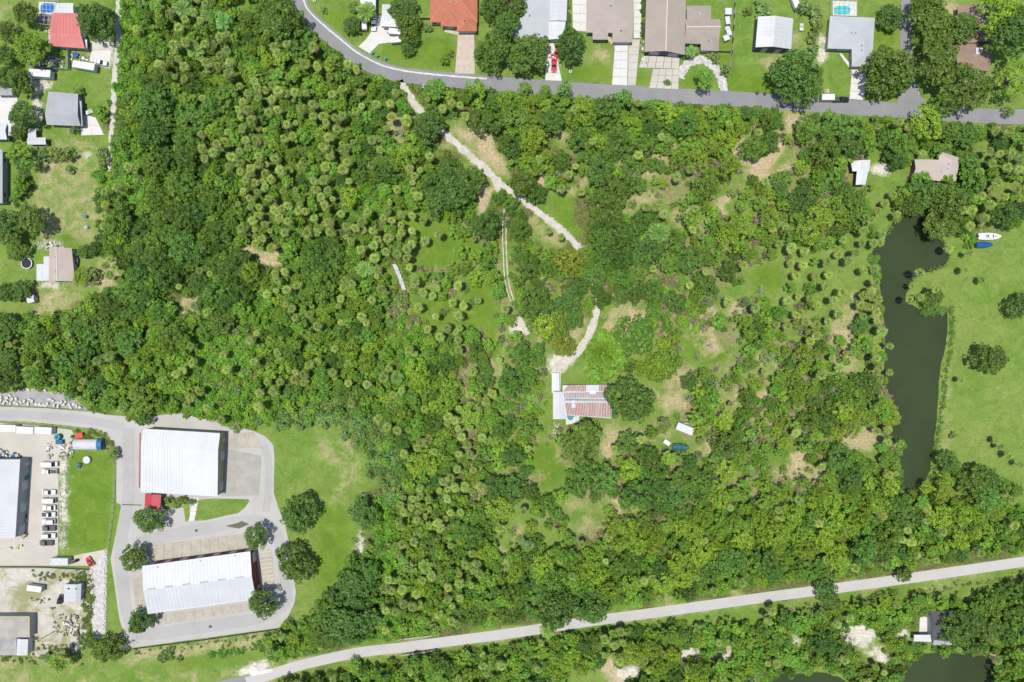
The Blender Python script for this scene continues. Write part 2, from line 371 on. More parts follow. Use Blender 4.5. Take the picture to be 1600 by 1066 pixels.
# ------------------------------------------------------------------ what grows where: one letter for each 20 x 20 px patch of ground
# o oak  p palms  q palms on grass  y yellow-green trees  m mixed  v vines  b brush  s dry scrub  d dry ground  g grass  . built or open
LAND = [
 ".........v"+"vvmmmppmgg"+"mmo................."+"...................."+"....................",
 ".........v"+"vmmmppmmmm"+"mmoo................"+"...................."+"....................",
 ".........v"+"vvmmppmppm"+"mpmoo..............."+"...................."+"....................",
 ".........v"+"vvmpppmmmm"+"mppmpp.............."+"...................."+"....................",
 ".........v"+"vmppmmppmm"+"mpmpppm............."+"...................."+"....................",
 ".........v"+"vmppmmpppm"+"mpmmpmmmm..........."+"...................."+"....................",
 ".........v"+"voooommmmm"+"pmppmsmmmmm.momoomoo"+"...................."+"....................",
 ".........v"+"vvommmoomp"+"ppmpsmmmmmmp.mvmpooy"+"ooyoyymoo..ym......."+"....................",
 "........mm"+"mvoommvmpp"+"mpmppdpmpmpp.mmmooop"+"oyyoyymooymoymymmyym"+"....................",
 "........mm"+"mmoooompmp"+"mmmmmppsmmsspoo.dooo"+"oyosyoommyoomyympmyo"+"oddooom.mmyyoo...mm.",
 ".........m"+"mvoooompmp"+"pmmmmmppmpsspmo.dddo"+"oyysssoooyomsommmyso"+"odoooooo.mmyyooo.mmp",
 ".........v"+"voooopppmp"+"ppmmmppmmmysmmgg.ddo"+"oyyssomoomomdsyypdso"+"dyooooom.oommoooggmq",
 ".........v"+"vvooompppp"+"ppmppmmpmmyymmoog.dd"+"mymommmmsmmdmyymmddd"+"dmmyoo...oo....ogqpp",
 "........vv"+"vvvvoomvpp"+"pppmmmpmoommpmoooo.."+"oddmmmooosssmpmmymsd"+"ssymoooo.gggo..oooqp",
 "........vv"+"vvvvmommvp"+"pppmppmpvvmppmoood.."+"oodmssoooosypmyosmsm"+"smmmyooggggooooooggq",
 "........vv"+"vvomooovpp"+"ppmpppmyvvvpppoomddm"+".ogggoooossppoosdsmm"+"mmoymooogqmyoooopgqp",
 "........oo"+"vmmoooovpp"+"ppppmppvvvpqqqqmmdoo"+"oo.ggooosspqssmmdmsm"+"ymmyyyoogqp...opppmm",
 "........oo"+"moosoooomp"+"pppmmpmppyvqqqqqmmoo"+"oog.goooomomqssmmyyy"+"mpmyyoooggp....op...",
 ".........m"+"mmooomovmp"+"pppppmmmppqpqqqggmmo"+"ogg.goooooopommsmyyy"+"ympymggqggp....v....",
 "........om"+"mdsmooovmd"+"sdmmoommppppqgggggm."+"omsyyoooooommommmyyy"+"mqqqqqgggpp.........",
 "........gq"+"ooomooomom"+"ddmmommmpmgpqgggmmm."+"oosyyymooosoooomoomy"+"gqqqqqqggg..........",
 "........gq"+"ooomopvooy"+"vpmmmmspmpgpqmmmsmm."+"omsoymooooovvsooomgg"+"gqqqqqggg...........",
 "........gg"+"ooompoooov"+"vpmmoompmmgppqmmggg."+"oomsooooooovvymosqgg"+"gqqqqqggp...........",
 ".......mmo"+"oomodsmoov"+"vmpmmmmmmpvvqqqqqqgm"+"oommoo.ooooooymsqssm"+"qqqqgqggpp..........",
 "......moom"+"ommodsmovv"+"vmmppmpmpmvvqqqqqggp"+"mmyyoomssddmmvmsqsmm"+"mqpqqqggpp..........",
 "..mm.moooo"+"ommvooovvv"+"vmpmppmmpmvvvqqqgggs"+"syyyms.dddmmmgvsmsms"+"pqpppggmpp..........",
 "m.mm.mmooo"+"ommomvvvvv"+"mmmmmpppmvvvvvppvmgs"+"msy...gg..g.ygggmmsm"+"mgqpqggoq...........",
 "m.mmmmoopy"+"yyymmvvvvv"+"mmmmmpmyymvvpmvmmogs"+"om......y...sgggssms"+"mmpmqpgpp...........",
 "m.mmmoopyy"+"ymmmpvvvvv"+"mpmppmmyymvvvmmvmmds"+"oo.......y...sgmmmms"+"smymqpggpp..........",
 "m.mmmmpmmm"+"mmmmvvvvvv"+"mmppmmppmpmvyvvmpmss"+"omm.........ssmmsmsm"+"smyyqggopp..........",
 "....mmpmmp"+"pmmvmvvvvv"+"pmmmmmmmmmmvmmmyppgg"+"mvg.........ssdmssmd"+"mmyyymommyp.........",
 ".......mmp"+"pommvvvvvv"+"mmmmbbbpmpmmompvppmg"+"vvg.........smmmmsmm"+"mmyyqyyomy..........",
 ".........."+"om..vvvvvv"+"vvbbbbbbbmpmmompypmg"+"mvg........ssmmmysms"+"mmmooyyyy...........",
 ".........."+".........v"+".......bbbmpmmmyppmo"+"omgm.m.ggssm.mysmmmm"+"mmmmyyygq...........",
 ".........."+".........."+"........bbmmpmmmpmyg"+"mvgmoo.gdom...sdommm"+"mmmmmgqggm..........",
 ".........."+".........."+".........bbmpmmmpmgg"+"omggoogdymoommsdmmvm"+"gsdmmogggmm.........",
 ".........."+".........."+".........bbmyympmpms"+"ogggsooomyoooomssmvv"+"ggdsmmmmmp..........",
 ".........."+".........."+"..........bbmympmmog"+"oovgoooomyooooomyymm"+"sssssmommy..........",
 ".........."+".........."+"..........bbpmpmpmmy"+"oogggooodoooooymymsm"+"mymmysmmyy.mmy...oo.",
 ".........."+".........."+"........ovvppmpmpmyg"+"gsmmssmsdmooommyymmm"+"mymyyymyyyommyyyymgg",
 ".........."+".........."+"........ovvmppmpmmms"+"gmgmmmsmdmvmmmyymymy"+"mymmmyyymmompymyyymm",
 ".........."+".........."+".........vvmpmppommg"+"smgggsmymyyysymmmymy"+"ymymmyymmompmmymmmmm",
 ".........."+".........."+"........svvmpmpmmmgg"+"smggmmmmmyyymmmymmyy"+"mymmyymoommpmmmmmmmm",
 ".........."+".........."+"........vvvpmppmpmms"+"mmmmmmmmmmomyyymmmmm"+"ymmyyymmommmmmmmmmm.",
 ".........."+".........."+".......oovvpmmommpms"+"yoymmyymoomyyymmmooo"+"mmmmmmommommm.......",
 ".........."+".........."+".......oovpmmmmppmmm"+"ommommyyymmymyommmmm"+"moommm..............",
 ".........."+".........."+"......ooopvpmmmpmmmm"+"oooommmyymmmsmmmmsm."+"oo................oo",
 ".........."+".........."+".....mooovpppmmpmoom"+"oooooomm..o........."+"......mmmmmmmmmmmooo",
 ".........."+".........."+"....moooovvmmvvpoovv"+"ooooo..............."+"mmmmmmmmmmmm..mmmoom",
 ".........."+".........."+".gmmmooo.vvvvvvmm..."+"......mmpymmmmmmmmmm"+"mm.mm..m.m....oommmm",
 ".........."+".........."+".mmmmooo............"+"mmmmmmyppyymmommmdmm"+"mm.ooo...ymm.mmmmmmm",
 ".........."+".........."+"............mmmmmmmm"+"mmmmyyygpppymmmddmmm"+"mmmmmmm..mmm......mm",
 ".........."+".........."+".....o.mmmmmmmmmmmmm"+"mmmmgggddmmmmmyymmmm"+"om....mmmmm.......mm",
 ".........."+".........."+"..ooommmmmmmmmmmmmmm"+"mmmmggggdmmmmmyymm.."+".......mmmm.......mm",
]
LAND = [(r + '.' * 80)[:80] for r in LAND]

def land(px, py):
    c = min(79, max(0, int(px // 20)))
    r = min(len(LAND) - 1, max(0, int(py // 20)))
    return LAND[r][c]

# ------------------------------------------------------------------ outlines read off the ground
POND = [(1385,372),(1394,350),(1410,338),(1432,334),(1447,337),(1455,352),(1465,370),(1480,387),(1483,404),(1477,416),(1455,422),(1440,428),(1426,437),
        (1422,450),(1414,463),(1418,474),(1430,480),(1442,486),(1465,484),(1478,478),(1481,500),(1478,540),(1470,575),(1467,620),(1463,660),(1458,700),(1453,740),
        (1442,764),(1430,776),(1414,772),(1405,756),(1401,728),(1398,700),(1390,680),(1374,668),(1378,655),(1392,640),(1388,610),(1382,590),(1384,545),(1384,510),
        (1379,480),(1377,450),(1372,430),(1360,408),(1366,388)]
POND2 = [(1170,1100),(1185,1068),(1215,1055),(1290,1052),(1325,1066),(1345,1100)]
POND3 = [(1392,1100),(1402,1066),(1420,1034),(1440,1022),(1505,1019),(1548,1028),(1556,1042),(1552,1100)]
ROAD_C = [(452,-40),(467,0),(478,22),(503,46),(527,66),(549,84),(572,98),(595,108.5),(628,117),(680,123.5),(760,130),(880,139.5),(1000,147),(1130,154),(1230,161),(1340,168.5),(1415,174),(1535,181.5),(1600,183),(1660,185)]
TRAIL_C = [(360,1072),(385,1066),(408,1059),(450,1045),(489,1034.5),(563,1019),(627,1012),(655,1008),(794,990),(920,971),(1025,957),(1190,934),(1306,919),(1416,904),(1600,877.5),(1670,867)]
SIDE_C = [(1417,-40),(1417,10),(1416,70),(1422,120),(1430,170)]
TRACK = [(625,126),(632,138),(641,152),(651,167),(672,186),(690,203),(720,231),(755,262),(778,284),(800,301),(822,316),(850,338),(880,362),(903,385),(922,415),(930,445),(933,475),(929,500),(919,525),(905,549),(888,562),(870,570),(866,584)]
BRANCH = [(768,273),(777,292),(784,308),(790,330),(788,360),(789,400),(792,440),(800,470),(812,495),(825,523)]
LANE = [(187,-20),(187,10),(185,40),(186,65),(182,100),(179,130),(178,160),(176,190),(174,215),(172,240),(169,268)]
LOT_N = [(-40,634),(70,638),(140,642),(165,648),(200,651),(232,652),(255,648),(287,646),(311,654),(341,656),(368,667),(396,673),(415,682),(427,695),(429,712),(428,769),(435,793),(446,822),(451,845),(455,880),(459,905),(463,925),(460,943),(450,964),(436,981),(208,1012),(199,1006),(187,968),(173,873),(180,840),(195,792),(182,785),(182,720),(180,700),(166,678),(150,671),(70,662),(-40,656)]
YARD = [(-40,660),(6,661),(70,666),(112,672),(116,680),(108,700),(106,712),(92,712),(91,860),(90,873),(168,858),(168,884),(88,884),(-40,884)]
SANDLOT = [(-40,888),(88,888),(141,890),(141,960),(134,1000),(118,1022),(60,1026),(48,1024),(47,962),(-40,962)]
STRIP = [(141,886),(168,862),(166,985),(160,998),(148,1000),(142,960)]
GRAVEL = [(-40,614),(20,612),(42,606),(70,612),(105,612),(118,624),(137,640),(70,636),(-40,631)]
CENTRE = [(830,500),(905,480),(935,474),(1000,470),(1010,520),(1060,560),(1060,700),(1000,690),(940,720),(890,720),(860,700),(855,600)]
BLD = {}

def lerp(a, b, t): return (a[0] + (b[0] - a[0]) * t, a[1] + (b[1] - a[1]) * t)

# ------------------------------------------------------------------ raster masks, 2 px a cell
GX0, GY0, GW, GH = -80, -80, 880, 613
_yy, _xx = np.mgrid[0:GH, 0:GW]
CXP = GX0 + _xx * 2 + 1.0
CYP = GY0 + _yy * 2 + 1.0
def raster(poly):
    m = np.zeros((GH, GW), bool)
    n = len(poly)
    for i in range(n):
        x0, y0 = poly[i]; x1, y1 = poly[(i + 1) % n]
        if y0 == y1: continue
        c = ((CYP >= min(y0, y1)) & (CYP < max(y0, y1)) & (CXP < x0 + (CYP - y0) * (x1 - x0) / (y1 - y0)))
        m ^= c
    return m
def near_line(pts, w):
    d = np.full((GH, GW), 1e9)
    for (x0, y0), (x1, y1) in zip(pts[:-1], pts[1:]):
        L = (x1 - x0) ** 2 + (y1 - y0) ** 2 + 1e-9
        t = np.clip(((CXP - x0) * (x1 - x0) + (CYP - y0) * (y1 - y0)) / L, 0, 1)
        d = np.minimum(d, (CXP - x0 - t * (x1 - x0)) ** 2 + (CYP - y0 - t * (y1 - y0)) ** 2)
    return d < w * w
def blur(a, k):
    a = a.astype(np.float32)
    for ax in (0, 1):
        b = np.zeros_like(a)
        for s in range(-k, k + 1): b += np.roll(a, s, ax)
        a = b / (2 * k + 1)
    return a
def at_mask(m, px, py):
    c, r = int((px - GX0) // 2), int((py - GY0) // 2)
    return m[min(GH - 1, max(0, r)), min(GW - 1, max(0, c))]

water_m = raster(POND) | raster(POND2) | raster(POND3)
hard_m = (near_line(ROAD_C, 11) | near_line(TRAIL_C, 9) | near_line(SIDE_C, 10) | near_line(TRACK[:14], 6) | near_line(LANE, 6) | raster(LOT_N) | raster(YARD)
          | raster(SANDLOT) | raster(STRIP) | raster(GRAVEL))
clear_m = near_line(TRACK[:14], 5) | near_line(LANE, 6) | near_line([(345,378),(380,390),(440,412)], 4) | near_line([(268,458),(282,478)], 5) | near_line([(616,413),(625,433),(632,453)], 8) | near_line(BRANCH[3:8], 6) | near_line(BRANCH[8:], 5) | near_line(TRACK[16:], 5)
for _c in ([(1052,658),(1086,668),(1082,682),(1050,670)], [(1048,690),(1078,690),(1078,706),(1034,700),(1034,684)], [(860,578),(960,598),(960,660),(860,664)], [(1332,250),(1362,248),(1356,292),(1336,292)],
           [(1425,250),(1460,250),(1481,236),(1500,248),(1496,286),(1424,284)], [(1426,962),(1486,953),(1490,1010),(1426,1005)], [(1520,358),(1566,358),(1566,392),(1520,392)], [(1335,972),(1372,985),(1360,1008),(1320,1000)], [(1055,1012),(1093,1012),(1095,1026),(1065,1028)], [(1112,1020),(1140,1016),(1148,1028),(1120,1032)], [(955,1046),(998,1042),(996,1062),(965,1062)], [(1236,990),(1250,990),(1250,1010),(1240,1010)], [(1360,1015),(1390,1025),(1380,1038),(1355,1026)], [(950,474),(1000,474),(1005,500),(960,500)], [(1040,590),(1060,590),(1085,640),(1060,645),(1030,625)], [(930,665),(965,668),(945,725),(930,720)], [(1064,515),(1150,520),(1150,572),(1092,575),(1068,545)], [(835,695),(878,700),(880,745),(856,770),(832,755)], [(880,785),(910,775),(945,800),(930,838),(895,835)], [(1205,240),(1235,225),(1245,250),(1215,265)], [(1140,280),(1165,262),(1172,275),(1145,300)], [(1030,300),(1060,285),(1072,300),(1045,325)], [(1172,410),(1226,410),(1226,462),(1172,462)], [(1360,262),(1395,262),(1395,285),(1360,285)]):
    clear_m |= raster(_c)
for _c in ([(695,192),(730,197),(770,218),(790,248),(800,275),(760,262),(720,225)], [(655,195),(690,212),(750,268),(765,290),(755,300),(720,250),(690,235),(662,215)], [(805,310),(850,345),(895,385),(870,390),(835,360)], [(850,305),(900,303),(918,330),(918,368),(895,370),(868,340)], [(742,305),(770,300),(775,325),(745,332)], [(655,400),(700,400),(690,420),(655,420)]):
    clear_m |= raster(_c)
no_tree = hard_m | water_m | near_line(TRAIL_C, 19) | near_line(ROAD_C, 14)

letters = np.array([[ord(ch) for ch in r] for r in LAND])
_wob = blur(nrs.rand(GH, GW), 5); _wob = (_wob - _wob.mean()) / _wob.std() * 7
_wob2 = blur(nrs.rand(GH, GW), 5); _wob2 = (_wob2 - _wob2.mean()) / _wob2.std() * 7
lc = np.clip(((CXP + _wob) // 20).astype(int), 0, 79)
lr = np.clip(((CYP + _wob2) // 20).astype(int), 0, len(LAND) - 1)
cell = letters[lr, lc]
def isin(chars): return np.isin(cell, [ord(c) for c in chars])
def soft(polys, k=3):
    m = np.zeros((GH, GW), bool)
    for p in polys: m |= raster(p)
    return blur(m, k)
open_m = raster([(830,225),(1000,225),(1330,175),(1400,330),(1400,700),(1380,760),(1200,780),(1090,800),(960,850),(880,860),(800,830),(715,800),(700,600),(740,500),(700,470),(640,520),(600,500),(690,320),(760,330),(850,420),(960,440),(1000,400),(920,330)])
open_w = blur(open_m, 8)
litter_w = blur(isin('opymvb'), 4) * (1 - 0.50 * open_w)
dry_w = np.maximum(blur(isin('d'), 3), 0.62 * blur(isin('s'), 5))
dry_w = np.maximum(dry_w, 0.56 * blur(isin('opymvb') & open_m, 5))
DRY = [[(340,374),(380,387),(445,409),(440,415),(400,407),(345,384)], [(-40,1030),(200,1022),(430,1000),(440,1012),(200,1038),(-40,1046)], [(-40,1054),(150,1056),(390,1048),(360,1066),(-40,1070)], [(695,190),(735,195),(775,215),(795,245),(800,275),(835,290),(870,300),(850,320),(820,305),(790,285),(760,262),(720,225)],
       [(650,190),(690,207),(750,262),(770,290),(775,325),(742,335),(738,305),(760,290),(720,245),(690,235),(660,215)],
       [(800,305),(850,340),(900,385),(880,395),(845,375),(815,350)],
       [(70,250),(100,262),(150,262),(160,285),(120,320),(95,345),(90,378),(70,380),(65,330),(55,290)],
       [(150,400),(190,395),(195,440),(165,462),(130,450),(120,440),(140,420)],
       [(28,500),(55,470),(70,490),(45,520),(42,590),(26,590)],
       [(940,472),(1000,470),(1015,500),(985,510),(955,490)],
       [(865,500),(925,485),(915,530),(890,550),(862,530)],
       [(930,660),(975,665),(1050,660),(1060,690),(1000,695),(960,730),(925,740),(935,690)],
       [(1010,600),(1060,610),(1110,640),(1080,650),(1030,640)],
       [(860,95),(905,78),(920,88),(915,98),(880,108)],
       [(925,70),(960,75),(962,100),(925,95)],
       [(1225,40),(1255,50),(1245,80),(1190,85),(1185,110),(1215,120),(1240,95)],
       [(1060,490),(1120,500),(1140,560),(1110,560),(1070,530)],
       [(1200,720),(1290,715),(1330,750),(1260,770),(1205,760)],
       [(480,690),(560,660),(570,760),(555,790),(500,800),(520,740)],
       [(860,780),(905,770),(950,790),(960,830),(930,850),(880,845)],
       [(1300,480),(1345,440),(1350,560),(1325,600),(1290,560)],
       [(1300,670),(1370,660),(1385,690),(1350,715),(1310,705)],
       [(1480,545),(1500,560),(1500,680),(1470,760),(1458,740),(1470,640)],
       [(1240,970),(1290,940),(1600,890),(1600,900),(1400,930)],
       [(-40,0),(35,0),(40,60),(-40,70)], [(1500,120),(1530,80),(1550,120),(1535,165),(1515,165)],
       [(1140,150),(1330,160),(1330,190),(1260,200),(1140,170)], [(1435,140),(1470,145),(1455,165)],
       [(1460,0),(1500,0),(1497,45),(1465,25)], [(200,1012),(430,985),(430,1000),(200,1030)]]
LUSH = [[(852,300),(900,300),(918,330),(920,370),(895,372),(865,340)], [(1172,420),(1198,406),(1225,420),(1226,450),(1198,465),(1174,452)],
        [(90,262),(110,262),(105,280),(85,278)], [(88,350),(120,330),(132,360),(120,385),(95,380)],
        [(640,470),(700,440),(720,460),(700,520),(620,520),(620,480)], [(655,395),(700,350),(760,360),(740,400),(690,425),(655,425)],
        [(104,705),(178,705),(176,860),(95,858)], [(490,790),(548,790),(545,870),(520,925),(490,925),(495,850)],
        [(925,480),(965,500),(950,520),(930,520)], [(1060,520),(1145,520),(1150,570),(1090,575)],
        [(830,690),(880,690),(885,740),(860,770),(830,760)], [(560,5),(690,90),(700,110),(630,100),(590,90),(600,75),(640,60),(540,60),(500,20)],
        [(585,68),(625,68),(640,90),(610,95)], [(640,90),(660,50),(710,60),(710,112),(640,100)], [(880,98),(950,100),(955,130),(885,126)],
        [(985,108),(1015,108),(1015,135),(990,132)], [(1060,120),(1085,105),(1105,120),(1105,140),(1062,140)], [(1110,80),(1140,20),(1160,150),(1130,140)],
        [(1150,110),(1215,120),(1220,150),(1150,147)], [(1230,950),(850,1010),(640,1040),(560,1040),(640,1022),(940,985)], [(1360,40),(1405,40),(1400,75),(1370,80)],
        [(225,1035),(430,1010),(440,1020),(300,1045)], [(80,210),(165,215),(160,235),(90,232)], [(920,660),(965,670),(950,690),(925,685)],
        [(300,780),(392,780),(380,800),(300,815)]]
SAND = [[(125,236),(145,232),(145,250),(128,250)], [(145,290),(162,290),(158,308),(146,305)], [(1315,975),(1345,970),(1375,985),(1365,1005),(1330,1012),(1315,995)],
        [(1398,985),(1420,980),(1425,1002),(1405,1005)], [(1235,990),(1250,990),(1252,1012),(1240,1012)], [(1052,1012),(1095,1012),(1098,1028),(1065,1030)],
        [(1110,1020),(1140,1014),(1152,1028),(1120,1034)], [(955,1045),(1000,1040),(998,1062),(965,1062)], [(1345,1010),(1385,1018),(1400,1030),(1380,1042),(1350,1025)],
        [(805,485),(830,520),(815,530),(795,525),(790,515),(805,505)], [(855,555),(895,545),(905,560),(880,585),(858,585)], [(1355,258),(1395,250),(1392,272),(1362,276)],
        [(45,120),(85,125),(75,145),(48,140)], [(50,150),(65,150),(70,200),(50,190)], [(145,62),(180,64),(178,110),(140,95)], [(555,835),(572,830),(575,885),(560,905)],
        [(560,770),(575,765),(578,790),(562,790)], [(92,712),(108,712),(104,860),(92,860)], [(55,436),(112,440),(115,448),(70,452)],
        [(112,225),(120,222),(120,232),(112,232)], [(1276,60),(1290,40),(1292,90),(1278,110)], [(900,375),(912,385),(905,395),(895,388)],
        [(50,380),(100,376),(105,388),(55,390)], [(370,1040),(430,1030),(420,1050),(380,1060)]]
_faint = {6, 18, 19, 22, 24, 26}
dry_w = np.maximum(dry_w, soft([p for i, p in enumerate(DRY) if i not in _faint], 6) * 0.62)
dry_w = np.maximum(dry_w, soft([p for i, p in enumerate(DRY) if i in _faint], 8) * 0.42)
dry_w = np.maximum(dry_w, 0.5 * blur(near_line(TRAIL_C, 12), 2))
dry_w = np.maximum(dry_w, 0.45 * soft([[(45,210),(165,215),(165,380),(48,380)], [(40,440),(150,440),(140,500),(35,510)]], 6))
lush_w = soft(LUSH, 6) * 0.9
lush_w = np.maximum(lush_w, 0.75 * blur(isin('gq') & (CYP < 560) & (CXP < 800), 4))
sand_w = np.maximum(soft(SAND, 4) * 0.85, soft([SANDLOT], 2) * 0.55)
sand_w = np.maximum(sand_w, blur(near_line(TRACK, 5.5), 1) * 0.9)
# ------------------------------------------------------------------ ground: one sheet, fine where the camera looks, coarse out to the horizon
def axis_lines(a0, a1, step):
    fine = list(np.arange(a0, a1 + 0.1, step))
    return [-9000, -3000, -1000, -500] + fine + [500, 1000, 3000, 9000]
gx = np.array(axis_lines(-190, 190, 1.0))
gy = np.array(axis_lines(-130, 130, 1.0))
GXX, GYY = np.meshgrid(gx, gy)
vpx = GXX / S + 800.0
vpy = 533.0 - GYY / S
ci = np.clip(((vpx - GX0) // 2).astype(int), 0, GW - 1)
ri = np.clip(((vpy - GY0) // 2).astype(int), 0, GH - 1)
depth = blur(water_m, 3)[ri, ci]
gz = -1.1 * np.clip((depth - 0.25) / 0.5, 0, 1)
gz += (blur(nrs.rand(GH, GW), 6)[ri, ci] - 0.5) * 0.6 * (1 - np.clip(blur(hard_m, 6)[ri, ci] * 1.5, 0, 1)) * (np.abs(GXX) < 185) * (np.abs(GYY) < 125)
nx, ny = len(gx), len(gy)
verts = np.stack([GXX.ravel(), GYY.ravel(), gz.ravel()], 1)
idx = np.arange(nx * ny).reshape(ny, nx)
faces = np.stack([idx[:-1, :-1].ravel(), idx[:-1, 1:].ravel(), idx[1:, 1:].ravel(), idx[1:, :-1].ravel()], 1)
def fast_mesh(name, v, f, mats, smooth=False):
    me = bpy.data.meshes.new(name)
    v = np.asarray(v, np.float32); f = np.asarray(f, np.int32)
    me.vertices.add(len(v)); me.vertices.foreach_set('co', v.ravel())
    k = f.shape[1]
    me.loops.add(f.size); me.loops.foreach_set('vertex_index', f.ravel())
    me.polygons.add(len(f)); me.polygons.foreach_set('loop_start', np.arange(0, f.size, k, dtype=np.int32))
    try: me.polygons.foreach_set('loop_total', np.full(len(f), k, np.int32))
    except Exception: pass
    if smooth: me.polygons.foreach_set('use_smooth', np.ones(len(f), bool))
    for m in mats: me.materials.append(m)
    me.update(calc_edges=True)
    return me
gme = fast_mesh('ground', verts, faces, [M['ground']], True)
for nm, w in (('w_dry', dry_w), ('w_lush', lush_w), ('w_litter', litter_w), ('w_sand', sand_w)):
    at = gme.attributes.new(nm, 'FLOAT', 'POINT')
    at.data.foreach_set('value', w[ri, ci].astype(np.float32).ravel())
tag(link('ground', gme), kind='structure')

# ------------------------------------------------------------------ water, roads and paved areas
def sheet(name, poly, z, mat, parent=None, kind='structure'):
    m = MB()
    pts = [P(x, y) for x, y in poly]
    area = sum(a.x * b.y - b.x * a.y for a, b in zip(pts, pts[1:] + pts[:1]))
    if area < 0: pts.reverse()
    m.add([(p.x, p.y, z) for p in pts], [tuple(range(len(pts)))])
    o = m.build(name, mat, parent)
    if parent is None: tag(o, kind=kind)
    return o
def smooth_line(pts, step=6.0):
    out = []
    n = len(pts)
    for i in range(n - 1):
        p0, p1, p2, p3 = pts[max(0, i - 1)], pts[i], pts[i + 1], pts[min(n - 1, i + 2)]
        k = max(2, int(math.dist(p1, p2) / step))
        for j in range(k):
            t = j / k
            out.append(tuple(0.5 * (2 * p1[c] + (p2[c] - p0[c]) * t + (2 * p0[c] - 5 * p1[c] + 4 * p2[c] - p3[c]) * t * t + (3 * p1[c] - p0[c] - 3 * p2[c] + p3[c]) * t ** 3) for c in (0, 1)))
    out.append(pts[-1])
    return out
def strip(name, pts, width, z, mat, off=0.0, jit=0.0, step=6.0, parent=None, width1=None, kind='structure'):
    ln = smooth_line(pts, step)
    m = MB()
    L, Rr = [], []
    for i, p in enumerate(ln):
        a, b = ln[max(0, i - 1)], ln[min(len(ln) - 1, i + 1)]
        dx, dy = b[0] - a[0], b[1] - a[1]
        d = math.hypot(dx, dy) + 1e-9
        nxx, nyy = -dy / d, dx / d
        w = width if width1 is None else width + (width1 - width) * i / len(ln)
        j0, j1 = rnd.uniform(-jit, jit), rnd.uniform(-jit, jit)
        q = P(p[0] + nxx * (off + w / 2 + j0), p[1] + nyy * (off + w / 2 + j0)); L.append((q.x, q.y, z))
        q = P(p[0] + nxx * (off - w / 2 + j1), p[1] + nyy * (off - w / 2 + j1)); Rr.append((q.x, q.y, z))
    n = len(L)
    m.add(L + Rr, [(i, i + 1, n + i + 1, n + i) for i in range(n - 1)])
    o = m.build(name, mat, parent)
    if parent is None: tag(o, kind=kind)
    return o
def grow(poly, d):
    n = len(poly); out = []
    ar = sum(poly[i][0] * poly[(i + 1) % n][1] - poly[(i + 1) % n][0] * poly[i][1] for i in range(n))
    sgn = 1 if ar > 0 else -1
    for i in range(n):
        a, b, c = poly[i - 1], poly[i], poly[(i + 1) % n]
        dx, dy = c[0] - a[0], c[1] - a[1]
        k = math.hypot(dx, dy) + 1e-9
        out.append((b[0] + sgn * dy / k * d, b[1] - sgn * dx / k * d))
    return out
for nm, pl in (('pond_water', POND), ('lake_water', POND2), ('lake_water', POND3)):
    sheet(nm, grow(pl, 5), -0.42, M['pond'])

road = strip('road', ROAD_C, 23.5, 0.10, M['asphalt'], step=4, jit=0.3)
strip('gutter', ROAD_C[:11], 2.4, 0.112, M['paint_white'], off=-6.6, jit=0.35, step=4, parent=road)
strip('side_street', SIDE_C, 19, 0.09, M['asphalt'])
sheet('side_street_apron', [(1406,140),(1424,138),(1446,158),(1440,168),(1400,166)], 0.085, M['asphalt'])
trail = strip('paved_trail', TRAIL_C[1:], 16, 0.11, M['trail'], step=12)
sheet('road_end', [(310,1072),(345,1063),(403,1052),(408,1066),(395,1080),(310,1080)], 0.10, M['asphalt'])
sheet('trail_pad', [(387,1047),(393,1040),(401,1042),(404,1048),(427,1044),(425,1050),(397,1056),(391,1055)], 0.125, M['concrete'])
strip('shell_track', TRACK[:14], 8.4, 0.10, M['shell'], jit=0.7, step=7)
strip('shell_track', TRACK[15:], 4.2, 0.10, M['shell'], jit=0.6, step=5, off=-3.2)
strip('shell_track', TRACK[16:], 3.4, 0.10, M['shell'], jit=0.6, step=5, off=2.8)
strip('shell_track', BRANCH[:4], 10.0, 0.095, M['shell'], jit=1.0, step=2.5, width1=4.5)
strip('shell_track', BRANCH[3:8], 1.7, 0.10, M['shell'], jit=0.5, step=2.5, off=2.6)
strip('shell_track', BRANCH[3:8], 1.7, 0.10, M['shell'], jit=0.5, step=2.5, off=-2.6)
strip('shell_track', BRANCH[8:], 5.0, 0.10, M['shell'], jit=0.9, step=2.5)
lane = strip('shell_lane', LANE, 11.5, 0.10, M['shell'], jit=1.0, step=4, width1=6.5)
loop = sheet('loop_pavement', LOT_N, 0.10, M['loop'])
strip('lane_wear', [(202,668),(201,700),(202,750),(200,785),(189,850),(191,900),(200,960),(222,990),(300,982),(400,966),(440,948),(447,925),(443,880),(434,838),(415,818),(380,815),(330,824),(260,838),(215,848)], 19, 0.106, M['lane_wear'], jit=0.3, parent=loop)
strip('lane_wear', [(-20,646),(70,650),(140,657),(195,668)], 13, 0.105, M['lane_wear'], jit=0.3, parent=loop)
strip('lane_wear', [(415,800),(420,760),(419,720),(412,697)], 12, 0.105, M['lane_wear'], jit=0.3, parent=loop)
# the lawn islands and older slabs on the paved loop
sheet('lawn_island', [(305,787),(312,781),(330,779),(388,780),(390,783),(382,794),(372,802),(352,806),(322,813),(303,814),(303,806)], 0.13, M['ground'])
sheet('lawn_island', [(252,777),(296,777),(297,813),(290,815),(287,793),(256,796)], 0.13, M['ground'])
sheet('drain_puddle', [(352,822),(372,817),(378,814),(390,819),(374,826)], 0.112, M['puddle'])
gravel = sheet('gravel_lot', GRAVEL, 0.09, M['gravel'])
yard = sheet('concrete_yard', YARD, 0.09, M['concrete_yard'])
sheet('sand_lot', SANDLOT, 0.085, M['yard_sand'])
sheet('rock_strip', STRIP, 0.10, M['white_rock'])

